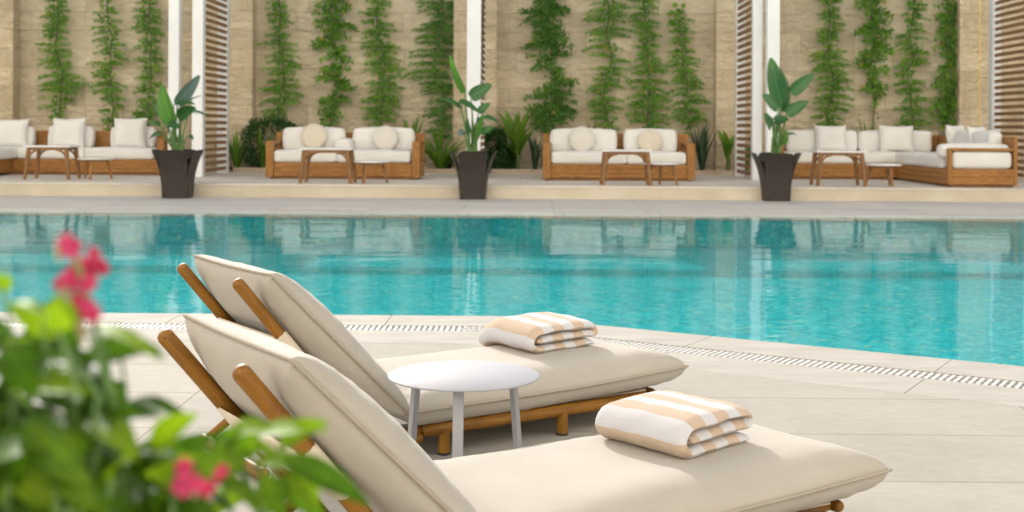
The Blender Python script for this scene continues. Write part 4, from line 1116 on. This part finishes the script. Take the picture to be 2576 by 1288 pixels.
L1 = make_lounger('nearest cream sun lounger with its back to the flowering shrub', (*cam2w(-.185, 2.912), 0), R(32.26) + YAW)
def copy_tree(o, parent=None):
    c = o.copy(); COL.objects.link(c)
    if parent: c.parent = parent
    for ch in list(o.children): copy_tree(ch, c)
    return c
L2 = copy_tree(L1); L2.location = (*cam2w(-.505, 4.281), 0); L2.rotation_euler.z = R(34.2) + YAW
L2['label'] = 'second cream sun lounger behind the white table nearer the pool'

# ------------------------------------------------------------------ folded towels
def towel(label, lounger, p1, p2, p3, seed):
    """p1-p2 is the folded side, p2-p3 the end showing the layers (pixels on the cushion)"""
    zs = .25
    A, B, C = gp(*p1, zs), gp(*p2, zs), gp(*p3, zs)
    ea = (A - B); la = ea.length * 1.05; ea.normalize()
    eb = (C - B); lb = eb.length * 1.06; eb = Vector((0, 0, 1)).cross(ea); eb = eb if eb.dot(C - B) > 0 else -eb
    cosr, sinr = math.cos(lounger.rotation_euler.z), math.sin(lounger.rotation_euler.z)
    def base_z(P):
        d = P - Vector(lounger.location); u, v = d.x * cosr + d.y * sinr, -d.x * sinr + d.y * cosr
        return seat_bend(Vector((u, v, ST_ + SEAT_H(u, v)))).z
    th = .031                                   # one layer
    h1, h2, h3 = .018, .054, .090
    # centre line of the folded ribbon in (b, z): bottom free end -> left fold -> top -> right fold -> middle -> tucked end
    path = []
    def line(b0, z0, b1, z1, n):
        for i in range(n): path.append((b0 + (b1 - b0) * i / n, z0 + (z1 - z0) * i / n))
    line(lb - .012, h1, .036, h1, 14)
    for i in range(9):
        a = -math.pi / 2 - math.pi * i / 8; path.append((.036 + (h3 - h1) / 2 * math.cos(a), (h1 + h3) / 2 + (h3 - h1) / 2 * math.sin(a)))
    line(.045, h3, lb - .018, h3, 14)
    for i in range(7):
        a = math.pi / 2 - math.pi * i / 6; path.append((lb - .018 + (h3 - h2) / 2 * math.cos(a), (h2 + h3) / 2 + (h3 - h2) / 2 * math.sin(a)))
    line(lb - .025, h2, .028, h2, 14)
    path.append((.026, h2))
    P = [Vector((b, z, 0)) for b, z in path]; n = len(P)
    mb = MB(); rows = []; L = 0; na = 22
    for i in range(n):
        if i: L += (P[i] - P[i - 1]).length
        tg = (P[min(i + 1, n - 1)] - P[max(i - 1, 0)]).normalized(); nm = Vector((-tg.y, tg.x, 0))
        row = []
        # closed loop round the ribbon: top side along a, round end, bottom side, round end
        loop = [(k / na, 1) for k in range(na + 1)] + [(1, .0)] + [(1 - k / na, -1) for k in range(na + 1)] + [(0, .0)]
        for (q, sd) in loop:
            ed = .012
            if sd == 0: a = la * q + (ed * .55 if q > .5 else -ed * .55); hh = 0
            else:
                a = la * q; k_ = min(q, 1 - q) * la
                hh = sd * th / 2 * (1 if k_ > ed else (.55 + .45 * math.sqrt(max(0, 1 - (1 - k_ / ed) ** 2))))
            endk = min(i, n - 1 - i)
            hh *= (.55, .85, 1)[min(endk, 2)]
            p = P[i] + nm * hh
            soft = noise.noise(Vector((p.x * 14 + seed, a * 14, p.y * 22))) * .0045 + noise.noise(Vector((a * 35 + seed * 2, p.x * 30, p.y * 30))) * .0018
            ins = .004 * noise.noise(Vector((p.x * 20, p.y * 60 + seed, 3))) * (1 if q in (0, 1) else .3)
            W = B + ea * (a + ins) + eb * (p.x)
            # top slumps a little towards the edges
            sl = -.010 * ((2 * p.x / lb - 1) ** 4) * (p.y / h3) - .006 * ((2 * a / la - 1) ** 4) * (p.y / h3)
            bz = base_z(W)
            row.append(len(mb.v)); mb.v.append((W.x, W.y, bz - .001 + p.y + soft + sl))
        rows.append((row, L))
    m = len(rows[0][0])
    for (r0, l0), (r1, l1) in zip(rows, rows[1:]):
        for j in range(m):
            j2 = (j + 1) % m
            mb.face([r0[j], r1[j], r1[j2], r0[j2]], [(l0 + TOFF, j), (l1 + TOFF, j), (l1 + TOFF, j), (l0 + TOFF, j)])
    mb.face(list(rows[0][0]), [(TOFF, 0)] * m); mb.face(list(reversed(rows[-1][0])), [(L + TOFF, 0)] * m)
    o = mb.build('folded_towel', M['towel'])
    return tag(o, label, 'towel', 'folded striped pool towels')
TOFF = .050
towel('folded beige and white striped towel on the nearest lounger', L1, (1512, 1098), (1722, 1154), (1905, 1120), 1)
towel('folded beige and white striped towel on the lounger nearer the pool', L2, (1214, 855), (1339, 889), (1480, 869), 2)

# ------------------------------------------------------------------ white side table
tc = cam2w(-.139, 3.72)
t = thing('round_side_table', 'white round metal side table standing between the two loungers', 'side table', (*tc, 0))
h, r = .345, .225
mb = MB(); mb.lathe([(.001, h - .006), (r - .002, h - .006), (r, h - .0045), (r, h - .0015), (r - .002, h), (.001, h)], 96); mb.build('table_top', M['table_white'], t)
for a in (268, 30, 152):
    ca, sa = math.cos(R(a)), math.sin(R(a)); e_r, e_t = Vector((ca, sa, 0)), Vector((-sa, ca, 0))
    mb = MB()
    top, bot = e_r * .165 + Vector((0, 0, h - .0065)), e_r * .195
    q = []
    for c_ in (bot, top):
        for (i, j) in ((-1, -1), (1, -1), (1, 1), (-1, 1)): q.append(c_ + e_r * .007 * i + e_t * .015 * j)
    b_ = len(mb.v); mb.v += [tuple(p) for p in q]
    for f in ((0, 1, 5, 4), (1, 2, 6, 5), (2, 3, 7, 6), (3, 0, 4, 7), (3, 2, 1, 0), (4, 5, 6, 7)): mb.face(f)
    mb.build('leg', M['table_white'], t, False)

# ------------------------------------------------------------------ flowering shrub close to the camera
r = random.Random(11)
sb = thing('flowering_shrub', 'blurred green shrub with pink flowers close at lower left', 'shrub', (-.26, .73, 0))
so = Vector(sb.location)
def P(x, y, d):
    q = ray(x, y); d *= .85; return q * (d / q.y) + Vector((0, 0, CAMH)) - so
stems, lv = MB(), MB()
def sleaf(a, b_, w, m=0, nr=None, droop=.004):
    nr = nr or Vector((r.uniform(-.5, .5), r.uniform(-1, 0), r.uniform(.3, 1)))
    lv.leaf(a, b_, w * .85, nr, droop, .22, 8, m, 0, .003)
# flower spike
spine = [P(330, 1400, .90), P(300, 1100, .82), P(262, 900, .78), P(230, 790, .76), P(205, 700, .76), P(186, 622, .76)]
stems.tube([Vector((.01, 0, 0))] + spine, [.006, .004, .003, .0025, .002, .0016, .001], 8)
def blossom(c, n, rad, par):
    """cluster of five-petalled florets"""
    mb = MB()
    for i in range(n):
        o_ = c + Vector((r.gauss(0, 1), r.gauss(0, .8), r.gauss(0, .7))) * rad
        ax = Vector((r.uniform(-.6, .6), -1, r.uniform(-.2, .8))).normalized()
        e1 = ax.cross(Vector((0, 0, 1))).normalized(); e2 = ax.cross(e1)
        for k in range(5):
            a = 2 * math.pi * k / 5 + r.random()
            d = e1 * math.cos(a) + e2 * math.sin(a)
            mb.leaf(o_, o_ + d * .0056 + ax * .001, .005, ax, 0, .15, 3)
    mb.build('blossom', M['petal'], par)
    mb = MB()
    for i in range(max(2, n // 3)):
        o_ = c + Vector((r.gauss(0, 1), r.gauss(0, 1), -abs(r.gauss(0, 1)))) * rad
        mb.tube([o_ + Vector((0, 0, -.008)), o_, o_ + Vector((0, 0, .003))], [.0008, .0022, .001], 6)
    mb.build('buds', M['calyx'], par)
blossom(P(183, 622, .76), 5, .0030, sb); blossom(P(228, 668, .79), 5, .0035, sb)
blossom(P(187, 708, .76), 6, .0032, sb); blossom(P(222, 782, .76), 8, .0044, sb)
blossom(P(500, 1205, .76), 8, .0052, sb)
# hand placed leading leaves: base px, tip px, depth, width, material
for (bx, by, tx, ty, d, w, m) in (
    (150, 850, 20, 745, .76, .018, 1), (150, 840, 140, 720, .75, .021, 1), (110, 790, 0, 755, .75, .014, 1), (10, 740, -40, 670, .8, .018, 1),
    (215, 822, 405, 890, .77, .018, 1), (300, 870, 420, 885, .80, .012, 0), (380, 1130, 500, 1022, .82, .020, 1), (345, 1125, 520, 1175, .84, .02, 0),
    (560, 1105, 690, 1062, .88, .022, 1), (640, 1100, 835, 1075, .88, .028, 1), (700, 1125, 830, 1045, .9, .02, 1), (640, 1150, 560, 1060, .88, .022, 0),
    (700, 1150, 935, 1258, .85, .022, 0), (640, 1165, 810, 1185, .87, .025, 1), (730, 1175, 800, 1260, .86, .02, 1), (600, 1090, 530, 1150, .9, .02, 0),
    (540, 1130, 700, 1120, .88, .018, 1), (620, 1180, 500, 1150, .86, .02, 0), (660, 1190, 720, 1290, .84, .02, 0), (700, 1200, 820, 1290, .86, .018, 0),
    (120, 860, 280, 1000, .78, .021, 0), (60, 900, 190, 1080, .78, .030, 0), (170, 900, 290, 960, .80, .023, 0), (20, 870, 110, 1000, .80, .026, 0), (0, 940, 150, 860, .82, .022, 0),
    (230, 1020, 350, 1120, .80, .016, 0), (180, 1060, 330, 1190, .78, .026, 0), (240, 1110, 420, 1190, .80, .024, 0), (60, 1060, 230, 1200, .78, .029, 0),
    (300, 1150, 460, 1140, .82, .021, 0), (330, 1200, 520, 1260, .8, .023, 0), (120, 1160, 280, 1290, .78, .021, 0), (10, 1080, 120, 1260, .78, .030, 0),
    (440, 1170, 600, 1190, .84, .026, 0), (420, 1240, 560, 1300, .82, .021, 0), (30, 1000, -60, 1150, .78, .021, 0), (560, 1220, 660, 1290, .84, .022, 0)):
    a, b_ = P(bx, by, d), P(tx, ty, d * r.uniform(.97, 1.03)); sleaf(a, b_, w, m)
    s0 = a + Vector((r.uniform(-.01, .02), r.uniform(0, .02), -.035)); stems.tube([s0, a, a.lerp(b_, .6)], [.0014, .001, .0005], 6)
# the body of the bush
for k in range(62):
    bx, by = r.uniform(-160, 520), r.uniform(1000, 1330) 
    if bx > 330 and by < 1150: by += 150
    tip = P(bx, by, r.uniform(.76, 1.0)); root = Vector((r.uniform(-.06, .06), r.uniform(-.06, .06), 0))
    mid = root.lerp(tip, .6) + Vector((0, 0, .05))
    pth = [root, root.lerp(mid, .5), mid, tip]
    stems.tube(pth, [.005, .004, .003, .0015], 6)
    for i in range(13):
        q = 1 - i * .05; c = mid.lerp(tip, (q - .35) / .65) if q > .35 else root.lerp(mid, q / .35)
        a = r.uniform(0, 6.28); dv = Vector((math.cos(a), math.sin(a) * .8, r.uniform(-.2, .7))).normalized() * r.uniform(.024, .042)
        sleaf(c, c + dv, r.uniform(.013, .021), 1 if r.random() < .25 else 0)
for k in range(95):                              # the dense left flank
    bx = r.uniform(-90, 330); by = r.uniform(845 + max(0, bx - 210) * 1.6, 1340)
    c = P(bx, by, r.uniform(.76, .98)); a = r.uniform(0, 6.28)
    dv = Vector((math.cos(a), math.sin(a) * .6 - .2, r.uniform(-.5, .6))).normalized() * r.uniform(.03, .05)
    sleaf(c, c + dv, r.uniform(.018, .028), 1 if r.random() < .2 else 0)
    if k % 3 == 0: stems.tube([c + Vector((r.uniform(-.02, .02), .02, -.10)), c + Vector((0, .005, -.03)), c], [.0018, .0014, .0008], 6)
stems.build('stems', M['stalk'], sb)
lv.build('leaves', [M['shrub'], M['shrub_lime']], sb)


# unseen pale block added behind the camera to bounce sun onto the far side
mb = MB(); mb.box(-60, 60, -12, -5.5, 0, 32)
mb.build('bounce_block', simple('pale_bounce', (.84, .81, .75), (.88, .85, .79), .9), smooth=False)['kind'] = 'structure'
# ------------------------------------------------------------------ light
AZ, EL = R(20), R(25)
w = bpy.data.worlds.new('World'); scene.world = w; w.use_nodes = True
nt = w.node_tree; nt.nodes.clear()
sky = nt.nodes.new('ShaderNodeTexSky'); sky.sky_type = 'NISHITA'; sky.sun_disc = False
sky.sun_elevation = EL; sky.sun_rotation = -AZ; sky.air_density = 1.0; sky.dust_density = 2.5; sky.ozone_density = 1.0
hs = nt.nodes.new('ShaderNodeHueSaturation'); hs.inputs['Saturation'].default_value = .55
tn = nt.nodes.new('ShaderNodeMix'); tn.data_type = 'RGBA'; tn.blend_type = 'MULTIPLY'; tn.inputs[0].default_value = 1; tn.inputs[7].default_value = (1.02, 1.0, .98, 1)
bg = nt.nodes.new('ShaderNodeBackground'); bg.inputs[1].default_value = .15
wo = nt.nodes.new('ShaderNodeOutputWorld')
nt.links.new(sky.outputs[0], hs.inputs['Color']); nt.links.new(hs.outputs[0], tn.inputs[6]); nt.links.new(tn.outputs[2], bg.inputs[0]); nt.links.new(bg.outputs[0], wo.inputs[0])
ld = bpy.data.lights.new('sun', 'SUN'); ld.energy = 2.6; ld.angle = R(.6); ld.color = (1, .96, .90)
lo = bpy.data.objects.new('sun', ld); COL.objects.link(lo)
sd = Vector((-math.sin(AZ) * math.cos(EL), math.cos(AZ) * math.cos(EL), math.sin(EL)))
lo.rotation_euler = sd.to_track_quat('Z', 'Y').to_euler()

# ------------------------------------------------------------------ camera
cd = bpy.data.cameras.new('camera'); cam = bpy.data.objects.new('camera', cd); COL.objects.link(cam)
cam.matrix_world = Matrix.Translation((0, 0, CAMH)) @ Matrix.Rotation(YAW, 4, 'Z') @ Matrix.Rotation(R(90), 4, 'X') @ Matrix.Rotation(ROLL, 4, 'Z')
cd.sensor_width = 36; cd.lens = 36 * FPX / 2576; cd.shift_y = -(644 - YH) / 2576
cd.clip_start = .05; cd.clip_end = 1000
cd.dof.use_dof = True; cd.dof.focus_distance = 3.7; cd.dof.aperture_fstop = cd.lens / 8.0
scene.camera = cam

scene.render.engine = 'CYCLES'
cy = scene.cycles
cy.use_denoising = True
cy.max_bounces = 10; cy.diffuse_bounces = 4; cy.glossy_bounces = 4; cy.transmission_bounces = 6; cy.transparent_max_bounces = 8
cy.caustics_refractive = True; cy.caustics_reflective = False; cy.sample_clamp_indirect = 4.0; cy.blur_glossy = .5
scene.view_settings.view_transform = 'Standard'; scene.view_settings.look = 'None'
scene.view_settings.exposure = .56; scene.view_settings.gamma = 1
